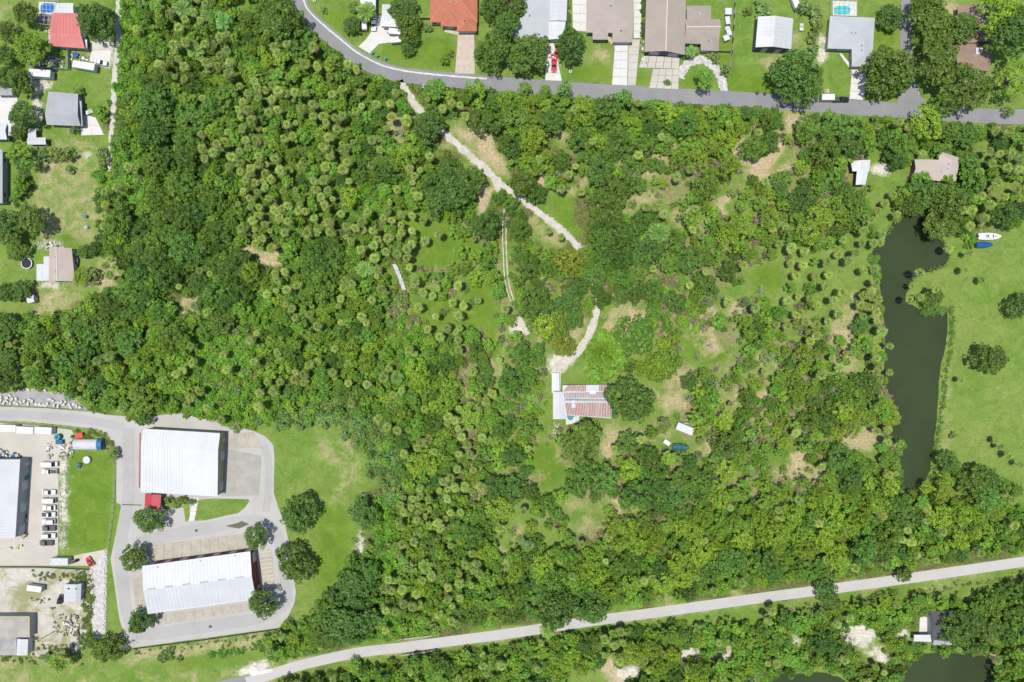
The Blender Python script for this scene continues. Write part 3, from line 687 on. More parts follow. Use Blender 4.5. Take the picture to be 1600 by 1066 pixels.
def quad_pt(c, u, v):      # c: NW, NE, SE, SW in px
    return lerp(lerp(c[0], c[1], u), lerp(c[3], c[2], u), v)
def slabs(name, c, nu, nv, mat, base, z=0.105, th=0.05, gap=0.006, skip=0.0):
    """a paved area cast in separate slabs with open joints"""
    g = sheet(name, c, z, base)
    for i in range(nu):
        for j in range(nv):
            if skip and rnd.random() < skip: continue
            q = [quad_pt(c, (i + a) / nu + (gap if a == 0 else -gap), (j + b) / nv + (gap if b == 0 else -gap)) for a, b in ((0, 0), (1, 0), (1, 1), (0, 1))]
            zz = z + th + rnd.uniform(-0.008, 0.008)
            w = [P(*p) for p in q][::-1]
            MB().hexa([(p.x, p.y, z + 0.004) for p in w], [(p.x, p.y, zz) for p in w]).build('concrete_slab', mat, g)
    return g
slabs('apron', [(352,680),(396,675),(410,700),(350,700)], 3, 1, M['concrete_old'], M['concrete_grey'])
slabs('apron', [(350,701),(409,712),(405,774),(346,776)], 3, 4, M['concrete_grey'], M['concrete_old'])
slabs('storage_apron', [(231,852),(382,834),(388,858),(226,880)], 11, 2, M['concrete_old'], M['concrete_grey'], gap=0.004)
slabs('storage_apron', [(206,893),(224,891),(232,950),(212,950)], 1, 5, M['concrete_old'], M['concrete_grey'])
slabs('storage_apron', [(243,962),(390,942),(394,954),(247,977)], 10, 1, M['concrete_old'], M['concrete_grey'], gap=0.004)
bays = sheet('parking_bays', [(403,862),(425,858),(430,912),(410,915)], 0.105, M['concrete_old'])
for k in range(9):
    c = [(405,864),(424,861),(429,911),(412,913)]
    a, b = quad_pt(c, 0, k / 8), quad_pt(c, 1, k / 8)
    strip('parking_line', [a, b], 0.8, 0.112, M['paint_white'], parent=bays)
for (x, y) in ((307,829),(329,979)):
    m = MB(); p = P(x, y)
    m.cyl((0, 0, 0.02), 0.55, 0.04, 16); m.cyl((0, 0, 0.045), 0.42, 0.02, 16)
    tag(m.build('manhole_cover', M['dark_metal'], None, (p.x, p.y, 0.1)), 'round dark manhole cover on the pavement %s the long storage building' % ('above' if y < 900 else 'below'), 'manhole cover')
# driveways
slabs('driveway', [(716,51),(741,52),(742,116),(711,115)], 3, 6, M['paver'], M['paver'])
sheet('driveway', [(582,29),(590,24),(597,25),(597,44),(628,44),(630,66),(606,67),(592,69),(583,78),(578,84),(560,73),(572,62),(580,50)], 0.095, M['concrete'])
slabs('driveway', [(853,66),(865,66),(878,127),(852,126)], 2, 5, M['concrete'], M['concrete_grey'])
slabs('driveway', [(961,68),(981,68),(980,134),(956,133)], 2, 5, M['concrete'], M['concrete_grey'])
slabs('driveway', [(982,62),(1000,62),(993,134),(981,134)], 1, 6, M['concrete_yard'], M['concrete_grey'])
slabs('side_patio', [(894,-6),(918,-6),(917,50),(895,48)], 2, 4, M['concrete'], M['concrete_grey'])
slabs('side_patio', [(990,-6),(1002,-6),(1001,60),(990,60)], 1, 6, M['concrete'], M['concrete_grey'])
slabs('driveway', [(1003,88),(1062,88),(1061,108),(998,106)], 5, 2, M['concrete_yard'], M['asphalt_dark'], gap=0.007)
slabs('driveway', [(1020,108),(1061,108),(1060,140),(1014,138)], 4, 3, M['concrete_yard'], M['asphalt_dark'], gap=0.007)
strip('horseshoe_drive', [(1062,122),(1068,108),(1080,97),(1095,94),(1110,99),(1122,112),(1128,128),(1132,144)], 13, 0.095, M['white_rock'], jit=1.6, step=2)
slabs('driveway', [(1331,106),(1353,106),(1350,157),(1327,155)], 2, 4, M['concrete'], M['concrete_grey'])
sheet('garden_path', [(1311,84),(1315,84),(1333,106),(1330,111)], 0.1, M['concrete'])
sheet('garden_path', [(947,60),(951,57),(962,68),(960,74)], 0.1, M['paver'])
sheet('garden_path', [(696,46),(720,51),(718,56),(694,50)], 0.1, M['paver'])
slabs('patio', [(126,178),(150,184),(163,211),(127,212)], 2, 2, M['concrete'], M['concrete_grey'])
sheet('patio', [(-20,149),(28,149),(24,188),(20,214),(-20,216)], 0.095, M['concrete'])
sheet('driveway', [(141,65),(178,66),(178,77),(141,79)], 0.09, M['shell'])
sheet('driveway', [(143,80),(174,79),(172,100),(140,96)], 0.088, M['concrete'])
slabs('garden_path', [(303,777),(311,777),(304,814),(295,814)], 1, 5, M['concrete'], M['concrete_grey'])
sheet('driveway', [(1437,962),(1450,965),(1450,990),(1436,990)], 0.095, M['concrete'])
sheet('house_apron', [(862,580),(876,580),(876,614),(862,614)], 0.095, M['concrete'])
sheet('house_apron', [(884,652),(905,650),(905,660),(884,664)], 0.095, M['concrete'])
sheet('machinery_ground', [(29,720),(45,719),(39,838),(24,838)], 0.094, M['asphalt_dark'])
strip('mulch_bed', [(108,880),(150,890)], 0.1, 0.02, M['rust']) if False else None

# ------------------------------------------------------------------ buildings
def rect(x0, y0, x1, y1): return [(x0, y0), (x1, y0), (x1, y1), (x0, y1)]

def inset(pts, d):
    """move a convex ring of vectors inward by d metres"""
    n = len(pts); c = sum(pts, Vector()) / n
    out = []
    for p in pts:
        v = Vector((c.x - p.x, c.y - p.y, 0))
        out.append(p + Vector((math.copysign(min(d, abs(v.x)), v.x), math.copysign(min(d, abs(v.y)), v.y), 0)))
    return out

def solid_roof(top_v, top_f, outline, th=0.16):
    m = MB()
    n = len(top_v)
    vs = list(top_v) + [Vector((p.x, p.y, p.z - th)) for p in top_v]
    fs = [tuple(f) for f in top_f] + [tuple(i + n for i in reversed(f)) for f in top_f]
    k = len(outline)
    for i in range(k):
        a, b = outline[i], outline[(i + 1) % k]
        fs.append((a, a + n, b + n, b))
    m.add(vs, fs)
    return m

def roof_on(parent, c, ez, rh, axis='x', hip=0.0, rf=0.5, mat='roof_taupe', panels=0, cap=None, gable=None, pmat=None, over=0.45, trim=None, pmat2=None):
    """roof over the px rectangle c (NW, NE, SE, SW of the eaves as seen): ridge along x or y, hipped by `hip` metres"""
    A, B, C, D = [P(x, y, ez) for x, y in c]
    if axis == 'y': A, B, C, D = B, C, D, A          # turn so that the ridge always runs A-D side -> B-C side
    r0, r1 = A.lerp(D, rf), B.lerp(C, rf)
    L = (r1 - r0).length
    u = (r1 - r0) / max(L, 1e-6)
    h0 = min(hip, L * 0.49)
    r0, r1 = r0 + u * h0 + Vector((0, 0, rh)), r1 - u * h0 + Vector((0, 0, rh))
    V = [A, B, C, D, r0, r1]
    cw = ((B - A).cross(D - A)).z < 0                  # seen from above A,B,C,D run clockwise in the picture
    F = [(0, 4, 5, 1), (2, 5, 4, 3)]
    if hip > 0: F += [(0, 3, 4), (1, 5, 2)]; out = [0, 1, 2, 3]
    else: out = [0, 1, 5, 2, 3, 4]
    if not cw: F = [tuple(reversed(f)) for f in F]
    ro = solid_roof(V, F, out).build('roof', M[mat], parent)
    if panels:
        for (e0, e1, k0, k1, pm_) in ((A, B, r0, r1, pmat), (D, C, r0, r1, pmat2 or pmat)):
            nn = (e1 - e0).cross(k0 - e0).normalized()
            if nn.z < 0: nn = -nn
            for i in range(panels):
                t0, t1 = (i + 0.035) / panels, (i + 0.965) / panels
                q = [e0.lerp(e1, t0), e0.lerp(e1, t1), k0.lerp(k1, t1), k0.lerp(k1, t0)]
                if (q[1] - q[0]).cross(q[3] - q[0]).z < 0: q.reverse()
                lift = rnd.uniform(0.035, 0.055)
                MB().hexa([p + nn * 0.004 for p in q], [p + nn * lift for p in q]).build('roof_panel', M[pm_ or mat], ro)
    if cap:
        w = (D - A).normalized() * 0.16
        m = MB()
        up = Vector((0, 0, 0.07))
        m.hexa([r0 - w + up * 0.2, r1 - w + up * 0.2, r1 + w + up * 0.2, r0 + w + up * 0.2], [r0 - w * 0.6 + up * 1.6, r1 - w * 0.6 + up * 1.6, r1 + w * 0.6 + up * 1.6, r0 + w * 0.6 + up * 1.6])
        m.build('ridge_cap', M[cap], ro)
        if hip > 0 and cap == 'ridge_terra':
            for a, b in ((A, r0), (D, r0), (B, r1), (C, r1)):
                MB().tube(a + up * 0.3, b + up * 0.6, 0.13, 0.13, 6).build('hip_tile', M[cap], ro)
    if rh >= 1.2 and mat.startswith('roof_') and not panels:
        for q_ in (0.3, 0.72):
            v_ = r0.lerp(r1, q_) + (D - A).normalized() * 0.7 + Vector((0, 0, -0.12))
            MB().box((0, 0, 0), (0.45, 0.45, 0.4), 0.3).build('roof_vent', M['grey_metal'], ro, v_)
    if hip == 0 and gable:
        for e0, e1, k in ((A, D, r0), (B, C, r1)):
            inw = (u if k is r0 else -u) * over
            q = [e0 + inw, e1 + inw, k + inw]
            q = [Vector((p.x, p.y, p.z - 0.17)) for p in q]
            m = MB(); t = u * 0.06
            m.hexa([p - t for p in q], [p + t for p in q])
            m.build('gable', M[gable], parent)
    if trim:
        m = MB()
        for a, b in ((A, B), (D, C)):
            d = (b - a).normalized(); s = d.cross(Vector((0, 0, 1))) * 0.09
            lo = [a - s, b - s, b + s, a + s]
            m.hexa([p + Vector((0, 0, -0.3)) for p in lo], [p + Vector((0, 0, 0.06)) for p in lo])
        m.build('fascia', M[trim], ro)
    return ro

def walls_on(parent, c, ez, mat='wall_cream', over=0.45, z0=0.0, name='wall'):
    ring = inset([P(x, y, ez) for x, y in c], over)
    if (ring[1] - ring[0]).cross(ring[2] - ring[0]).z < 0: ring.reverse()
    MB().hexa([(p.x, p.y, z0) for p in ring], [(p.x, p.y, ez - 0.06) for p in ring]).build(name, M[mat], parent)
    return ring

def openings(parent, c, ez, side, kinds, over=0.45):
    """windows and doors spread along one wall; kinds: w window, d door, g garage or roll-up door, . plain"""
    A, B, C, D = inset([P(x, y, ez) for x, y in c], over)
    a, b = {'s': (D, C), 'n': (B, A), 'e': (C, B), 'w': (A, D)}[side]
    d = (b - a); L = d.length; d = d / L
    n = Vector((d.y, -d.x, 0)).normalized()
    for i, k in enumerate(kinds):
        if k == '.': continue
        p = a + d * L * (i + 0.5) / len(kinds)
        w, h, zb = {'w': (1.3, 1.2, 0.95), 'd': (0.95, 2.05, 0.1), 'g': (min(3.2, L / len(kinds) * 0.8), min(ez * 0.8, 3.2), 0.1)}[k]
        rz = math.atan2(d.y, d.x)
        q = Vector((p.x, p.y, zb + h / 2)) + n * 0.02
        if k == 'w':
            f = MB().box((0, 0, 0), (w + 0.16, 0.09, h + 0.16)).build('window', M['wall_white'], parent, q, rz)
            MB().box((0, -0.05, 0), (w - 0.08, 0.02, h - 0.08)).build('pane', M['glass'], f)
            MB().box((0, -0.09, -h / 2 - 0.1), (w + 0.3, 0.16, 0.06)).build('sill', M['wall_white'], f)
        else:
            f = MB().box((0, 0, 0), (w, 0.10, h)).build('door' if k == 'd' else 'garage_door', M['wall_white' if k == 'd' else 'roof_metal_light'], parent, q, rz)
            MB().box((w * 0.32, -0.075, -0.05), (0.05, 0.05, 0.16)).build('handle', M['dark_metal'], f)

def house(name, label, parts, cat='house', group=None):
    """parts: dicts c, ez, rh, axis, hip, rf, mat, wall, open=[(side, kinds)], panels, cap"""
    c0 = parts[0]['c']
    base = P(sum(p[0] for p in c0) / 4, sum(p[1] for p in c0) / 4, 0)
    t = thing(name, label, cat, base, 0.0, group)
    t['base'] = 1
    del t['base']
    before = set(bpy.data.objects)
    for p in parts:
        c, ez = p['c'], p.get('ez', 2.8)
        ov = p.get('over', 0.45)
        if p.get('wall', 'wall_cream'):
            walls_on(t, c, ez, p.get('wall', 'wall_cream'), ov)
        roof_on(t, c, ez, p.get('rh', 1.5), p.get('axis', 'x'), p.get('hip', 0.0), p.get('rf', 0.5), p.get('mat', 'roof_taupe'), p.get('panels', 0), p.get('cap'),
                p.get('gable', p.get('wall', 'wall_cream')), p.get('pmat'), ov, p.get('trim'), p.get('pmat2'))
        for side, kinds in p.get('open', []): openings(t, c, ez, side, kinds, ov)
    for o in set(bpy.data.objects) - before:
        if o.parent is t: o.location = o.location - base
    return t

def posts_on(t, c, ez, mat='white_metal', r=0.09):
    b = t.location
    for p in inset([P(x, y, ez) for x, y in c], 0.3):
        MB().cyl((p.x - b.x, p.y - b.y, ez / 2), r, ez, 8).build('post', M[mat], t)

T = house
house('red_roofed_house', 'house with a faded red metal roof beside the screened blue pool', [
    dict(c=[(82,20),(122,21),(133,76),(79,72)], ez=3.0, rh=0.9, axis='x', rf=0.62, mat='roof_red', wall='wall_white', panels=9, open=[('s', 'wdww'), ('e', 'ww')]),
    dict(c=rect(88,5,115,21), ez=2.7, rh=0.25, mat='roof_white', wall='wall_white', panels=5),
    dict(c=rect(76,54,81,70), ez=2.3, rh=0.1, axis='y', mat='roof_white', wall=None),
    dict(c=rect(131,62,136,75), ez=2.3, rh=0.1, axis='y', mat='roof_white', wall=None)])
t = house('grey_roofed_house', 'house with a dark grey standing-seam metal roof above a concrete patio', [
    dict(c=[(76,143),(122,147),(126,197),(73,195)], ez=3.0, rh=1.2, rf=0.72, mat='roof_metal', pmat='roof_metal', wall='wall_grey', panels=12, open=[('e', 'wd'), ('s', 'ww.w')]),
    dict(c=[(121,158),(127,158),(129,197),(123,197)], ez=2.6, rh=0.1, axis='y', mat='roof_metal', wall=None)])
t = house('carport', 'small grey L-shaped carport below the grey metal-roofed house', [
    dict(c=rect(44,201,57,216), ez=2.4, rh=0.3, mat='roof_metal_light', wall=None, panels=4), dict(c=rect(43,215,72,226), ez=2.2, rh=0.3, mat='roof_metal_light', wall=None, panels=7)], 'carport')
posts_on(t, rect(44,201,57,216), 2.4); posts_on(t, rect(43,215,72,226), 2.2)
house('white_roofed_house', 'white roof cut by the photo edge beside a pale patio', [
    dict(c=rect(-18,193,11,218), ez=3.0, rh=0.8, mat='roof_white', wall='wall_white', panels=6, open=[('e', 'w')]), dict(c=rect(12,196,21,212), ez=2.5, rh=0.2, axis='y', mat='roof_white', wall='wall_white')], 'house')
house('grey_barn', 'long dark grey roof sliver at the photo edge beside a grass strip', [dict(c=rect(-22,234,4,318), ez=3.2, rh=1.2, axis='y', mat='roof_metal', wall='wall_grey', panels=10, open=[('e', 'w.w')])], 'barn')
house('garden_shed', 'grey shed roof peeping from trees above the pale patio', [dict(c=rect(-8,138,20,149), ez=2.5, rh=0.5, mat='roof_metal', wall='wall_grey', panels=4, open=[('s', 'd')])], 'shed')
house('beige_roofed_house', 'house with a beige shingle gable roof beside the trampoline', [
    dict(c=[(77,386),(112,388),(117,440),(76,440)], ez=2.9, rh=1.5, axis='y', rf=0.56, mat='roof_beige', wall='wall_cream', cap='cap', open=[('s', 'w'), ('e', 'wdw')]),
    dict(c=rect(57,413,77,439), ez=2.6, rh=0.3, axis='y', rf=0.9, mat='roof_white2', wall='wall_cream', panels=5), dict(c=rect(68,401,77,413), ez=2.5, rh=0.2, axis='y', mat='roof_white2', wall='wall_cream')])
house('tool_shed', 'tiny white garden shed alone on rough grass below the beige house', [dict(c=[(42,463),(53,461),(54,472),(43,474)], ez=2.1, rh=0.4, mat='roof_white', wall='wall_grey', over=0.15, panels=2, open=[('e', 'd')])], 'shed')
house('warehouse', 'ribbed white metal warehouse cut by the photo edge beside parked trucks', [
    dict(c=[(-60,717),(31.5,718),(24,841),(-60,841)], ez=5.0, rh=1.0, axis='y', rf=0.6, mat='roof_white2', pmat='roof_white2', wall='wall_grey', panels=26, over=0.2, open=[('e', 'g.g.g.d')])], 'warehouse')
t = house('quonset_hut', 'grey barrel-vaulted storage hut with a blue end', [dict(c=rect(117,686,161,703), ez=1.2, rh=0.05, mat='grey_metal', wall='wall_grey', over=0.12)], 'hut')
c = [P(x, y, 1.2) for x, y in rect(117,686,161,703)]
for (a, b, mt, nm, k) in ((0.0, 0.83, 'roof_metal_light', 'vault', 0), (0.83, 1.0, 'blue', 'vault_end', 0.05)):
    m = MB(); L0 = c[0].lerp(c[1], a); L1 = c[0].lerp(c[1], b); hw = abs(c[0].y - c[3].y) / 2; cy = (c[0].y + c[3].y) / 2
    ring0 = [(L0.x, cy + (hw + k) * math.cos(q), 1.2 + (hw * 0.75 + k) * math.sin(q)) for q in [math.pi * i / 12 for i in range(13)]]
    ring1 = [(L1.x + k, p[1], p[2]) for p in ring0]
    m.hexa(ring0, ring1); b0 = t.location
    m.build(nm, M[mt], t, (-b0.x, -b0.y, 0))
# the two large metal buildings by the paved loop
house('metal_building', 'large white-roofed metal building with olive end wall beside the red canopy', [
    dict(c=[(224,670),(344,677),(340,776),(220,769)], ez=5.2, rh=1.1, axis='x', rf=0.26, mat='roof_white', wall='wall_olive', panels=26, over=0.25, open=[('e', 'g.gd'), ('n', '...d....')]),
    ], 'building')
m = MB(); a, b = P(219.5,676,5.0), P(218.5,762,5.0)
t = bpy.data.objects['metal_building']; b0 = t.location
m.hexa([a + Vector((-0.16, 0, 0)), b + Vector((-0.16, 0, 0)), b + Vector((0.1, 0, 0)), a + Vector((0.1, 0, 0))], [a + Vector((-0.16, 0, 0.3)), b + Vector((-0.16, 0, 0.3)), b + Vector((0.1, 0, 0.3)), a + Vector((0.1, 0, 0.3))])
m.build('fascia', M['roof_red2'], t, (-b0.x, -b0.y, 0))
t = house('entrance_canopy', 'red metal canopy at the corner of the large white-roofed building', [dict(c=[(227,771),(252,773),(250,797),(226,792)], ez=3.0, rh=0.6, axis='y', mat='roof_red2', wall=None, panels=5, gable=None)], 'canopy')
posts_on(t, [(227,771),(252,773),(250,797),(226,792)], 3.0, 'wall_white', 0.12)
house('storage_building', 'long white-roofed storage building with dark red walls inside the paved loop', [
    dict(c=[(222,885),(391,862),(400,936),(231,959)], ez=5.0, rh=1.1, axis='x', rf=0.5, mat='roof_white', pmat='roof_white', pmat2='roof_white2', wall='wall_brick', panels=30, over=0.2, trim='white_metal',  # south slope greyer: slope shading put into the panel colour
         open=[('n', 'g.g.g.g.g.g.g'), ('e', 'd.g'), ('s', 'g.g.g.g.g.g')])], 'building')
t = bpy.data.objects['storage_building']
for k in range(6):
    p0 = P(236 + k * 27.5, 920.5 - k * 3.6, 6.15) - t.location
    MB().box((p0.x, p0.y, 6.2), (2.6, 0.5, 0.18), 0.13).build('ridge_vent', M['grey_metal'], t)
for (x, y) in ((246,886.5),(312,877),(366,869)):
    p0 = P(x, y, 5.2) - t.location
    MB().cyl((p0.x, p0.y, 5.35), 0.35, 0.5, 10).build('roof_vent', M['white_metal'], t)
house('lot_shed', 'white shed with two roof vents on the sandy lot', [dict(c=[(100,913),(127,912),(126,939),(100,940)], ez=2.8, rh=0.7, axis='y', rf=0.2, mat='roof_white2', wall='wall_grey', panels=4, over=0.15, open=[('e', 'd'), ('n', 'w')])], 'shed')
t = bpy.data.objects['lot_shed']
for x in (107, 119):
    p = P(x, 920, 3.4) - t.location
    MB().cyl((p.x, p.y, 3.42), 0.28, 0.35, 10).build('roof_vent', M['dark_metal'], t)
# flat-roofed yard building at the corner
t = thing('yard_building', 'flat tan-roofed yard building with a low parapet at the sandy lot corner', 'building', P(14, 990))
b0 = t.location
for (c, ez, mt, nm) in ((rect(-40,963,47,996), 3.0, 'flat_tan', 'roof'), (rect(-40,996,26,1024), 2.7, 'flat_gravel', 'roof')):
    ring = [P(x, y, ez) for x, y in c][::-1]
    MB().hexa([(p.x - b0.x, p.y - b0.y, 0) for p in ring], [(p.x - b0.x, p.y - b0.y, ez) for p in ring]).build('wall', M['wall_grey'], t)
    MB().hexa([(p.x - b0.x, p.y - b0.y, ez + 0.002) for p in ring], [(p.x - b0.x, p.y - b0.y, ez + 0.08) for p in ring]).build(nm, M[mt], t)
for (a, b) in (((-40,963),(47,963)), ((47,963),(47,996))):
    p, q = P(*a, 3.0) - b0, P(*b, 3.0) - b0
    d = (q - p).normalized(); s = Vector((-d.y, d.x, 0)) * 0.14
    MB().hexa([Vector((v.x, v.y, 2.9)) for v in (p - s, q - s, q + s, p + s)], [Vector((v.x, v.y, 3.4)) for v in (p - s, q - s, q + s, p + s)]).build('parapet', M['wall_olive'], t)
house('white_roof_annex', 'small white metal-roofed annex against the flat-roofed yard building', [dict(c=[(27,998),(44,999),(43,1024),(26,1024)], ez=2.9, rh=0.25, axis='y', mat='roof_white', wall='wall_white', over=0.1, panels=5, open=[('e', 'd')])], 'annex')
# the street of houses
house('white_house', 'white flat-roofed house half out of frame above the white driveway', [dict(c=[(562,-22),(588,-22),(587,17),(564,17)], ez=2.9, rh=0.4, mat='roof_white', wall='wall_white', panels=5, open=[('s', 'wd')])])
house('white_carport_house', 'white-roofed house with a grey rear section beside the dark hedge trees', [
    dict(c=[(596,24),(625,24),(624,43),(596,41)], ez=2.9, rh=0.3, mat='roof_white', wall='wall_white', panels=6, open=[('s', 'g.g')]), dict(c=[(597,7),(622,7),(622,25),(597,25)], ez=3.0, rh=0.4, mat='roof_white2', wall='wall_white', panels=5)])
house('terracotta_house', 'house with a terracotta tiled hip roof and a paver driveway', [
    dict(c=[(672,-24),(746,-24),(746,35),(672,35)], ez=3.0, rh=2.2, axis='x', hip=5.5, mat='roof_terra', cap='ridge_terra', wall='wall_cream', open=[('s', 'w.......')]),
    dict(c=[(689,10),(719,10),(718,42),(689,41)], ez=2.95, rh=1.35, axis='y', hip=3.2, mat='roof_terra', cap='ridge_terra', wall='wall_cream', open=[('s', 'wdw')]),
    dict(c=[(714,22),(745,22),(745,49),(714,49)], ez=2.9, rh=1.3, axis='y', hip=3.2, mat='roof_terra', cap='ridge_terra', wall='wall_cream', open=[('s', 'g')])])
house('grey_hip_house', 'pale grey hip-roofed house with a white side roof above the red car', [
    dict(c=[(790,-10),(859,-10),(859,62),(800,60)], ez=2.9, rh=1.9, axis='x', hip=7.0, mat='roof_grey', wall='wall_white', open=[('s', 'w.w.w')]),
    dict(c=[(859,-10),(887,-10),(885,33),(859,33)], ez=2.85, rh=0.4, axis='y', mat='roof_white2', wall='wall_white', panels=6), dict(c=[(857,34),(884,34),(880,62),(857,62)], ez=3.0, rh=0.4, axis='y', mat='roof_white', wall='wall_white', panels=4, open=[('s', 'g')])])
house('taupe_house', 'taupe shingle hip-roofed house with a wide white driveway', [
    dict(c=[(917,-30),(991,-30),(989,52),(916,51)], ez=2.9, rh=2.2, axis='x', hip=8.0, mat='roof_taupe', wall='wall_cream', cap='cap', open=[('s', 'w..w...')]),
    dict(c=[(926,36),(950,36),(950,62),(926,62)], ez=2.85, rh=1.0, axis='y', hip=2.6, mat='roof_taupe', wall='wall_brown', open=[('s', 'ww')]),
    dict(c=[(957,36),(989,36),(988,66),(957,66)], ez=2.85, rh=1.3, axis='y', hip=3.4, mat='roof_taupe', wall='wall_cream', open=[('s', 'g')])])
house('long_gable_house', 'house with a long brown-grey gable roof and a pale ridge line', [
    dict(c=[(1011,-40),(1073,-40),(1070,86),(1007,81)], ez=3.2, rh=1.9, axis='y', rf=0.5, mat='roof_umber', wall='wall_dark', cap='cap', open=[('s', 'gg')])])
house('twin_gable_house', 'brown-grey house with several small gables behind the horseshoe drive', [
    dict(c=[(1070,30),(1125,30),(1123,66),(1070,67)], ez=2.9, rh=1.6, axis='x', hip=0.0, rf=0.42, mat='roof_umber', wall='wall_cream', cap='cap', open=[('s', 'w.w.')]),
    dict(c=[(1073,9),(1111,9),(1111,40),(1073,40)], ez=2.85, rh=1.4, axis='y', hip=3.0, mat='roof_umber', wall='wall_cream', cap='cap'),
    dict(c=[(1095,52),(1124,52),(1123,80),(1095,79)], ez=2.85, rh=1.3, axis='y', hip=2.8, mat='roof_umber', wall='wall_cream', cap='cap', open=[('s', 'g')]),
    dict(c=[(1070,54),(1095,54),(1095,69),(1070,68)], ez=2.8, rh=0.9, axis='y', hip=2.0, mat='roof_umber', wall='wall_white', cap='cap', open=[('s', 'dw')])])
house('white_barn', 'white metal barn with a dark front on the open rough lawn', [
    dict(c=[(1184.5,26),(1239.5,29),(1236,77),(1180.5,74)], ez=4.2, rh=1.2, axis='y', rf=0.54, mat='roof_white', pmat='roof_white2', pmat2='roof_white', wall='wall_dark', gable='wall_dark', panels=8, over=0.2, open=[('s', '.g.g.')])], 'barn')  # east slope panels greyer, painting in shade on the side away from the sun
house('grey_pool_house', 'light grey shingle hip-roofed house in front of the turquoise pool', [
    dict(c=[(1297,25),(1367,28),(1364,78),(1293,76)], ez=2.9, rh=2.0, axis='x', hip=6.0, mat='roof_grey', wall='wall_white', cap=None, open=[('s', 'ww.d....')]),
    dict(c=[(1331,50),(1364,50),(1361,104),(1331,104)], ez=2.85, rh=1.5, axis='y', hip=4.0, mat='roof_grey', wall='wall_white', open=[('s', 'g'), ('w', '..w')])])
house('brown_house', 'house with a dark brown roof under the oaks near the junction', [
    dict(c=[(1496,10),(1540,8),(1552,66),(1500,70)], ez=2.9, rh=1.3, axis='y', hip=0, mat='roof_brown', wall='wall_brown', open=[('e', 'w')]),
    dict(c=[(1489,70),(1551,62),(1547,112),(1498,106)], ez=2.85, rh=1.5, axis='x', hip=3.5, mat='roof_brown', wall='wall_brown', open=[('s', '.w.d')]),
    dict(c=[(1525,75),(1536,75),(1536,85),(1525,86)], ez=4.3, rh=0.08, mat='roof_white', wall='wall_white', over=0.05)])
t = house('awning', 'small white awning below the dark brown roof', [dict(c=[(1509,108),(1530,109),(1529,118),(1506,118)], ez=2.4, rh=0.2, mat='roof_white', wall=None, panels=4)], 'awning')
posts_on(t, [(1509,108),(1530,109),(1529,118),(1506,118)], 2.4)
t = house('white_canopy', 'long narrow white canopy alongside the dark brown roof', [dict(c=[(1534,30),(1541,30),(1539,66),(1533,63)], ez=3.4, rh=0.15, axis='y', mat='roof_white', wall=None, panels=7)], 'canopy')
posts_on(t, [(1534,30),(1541,30),(1539,66),(1533,63)], 3.4)
house('pond_house', 'pinkish taupe house with an L-shaped roof above the pond', [
    dict(c=[(1429,249),(1486,250),(1482,283),(1425,281)], ez=2.9, rh=1.4, axis='x', hip=0, mat='roof_pink', wall='wall_brown', cap=None, open=[('s', 'wdw.')]),
    dict(c=[(1468,236),(1500,247),(1494,283),(1464,283)], ez=2.95, rh=1.5, axis='y', hip=2.5, mat='roof_pink', wall='wall_brown', open=[('s', 'w')])])
house('white_garage', 'white metal-roofed garage among trees beside the sandy drive', [
    dict(c=[(1329,252),(1360,250),(1358,268),(1332,268)], ez=3.2, rh=0.5, axis='y', mat='roof_white', wall='wall_dark', panels=6), dict(c=[(1339,266),(1357,266),(1352,289),(1337,289)], ez=3.3, rh=0.4, axis='y', mat='roof_white', wall='wall_dark', panels=5, open=[('s', 'g')])], 'garage')
house('dark_house', 'black-roofed house half hidden by trees below the paved trail', [
    dict(c=[(1454,955),(1500,955),(1502,1004),(1455,1000)], ez=3.0, rh=1.4, axis='x', hip=0, rf=0.3, mat='roof_dark', wall='wall_white', gable='wall_white', open=[('n', 'ww'), ('w', 'd')]),
    dict(c=[(1458,996),(1488,996),(1487,1008),(1458,1008)], ez=2.7, rh=0.2, mat='roof_metal', wall='wall_grey', panels=5)])
t = house('white_porch', 'white carport roof beside the black-roofed house', [dict(c=[(1428,992),(1456,992),(1455,1003),(1427,1002)], ez=2.5, rh=0.25, mat='roof_white', wall=None, panels=6)], 'carport')
posts_on(t, [(1428,992),(1456,992),(1455,1003),(1427,1002)], 2.5)
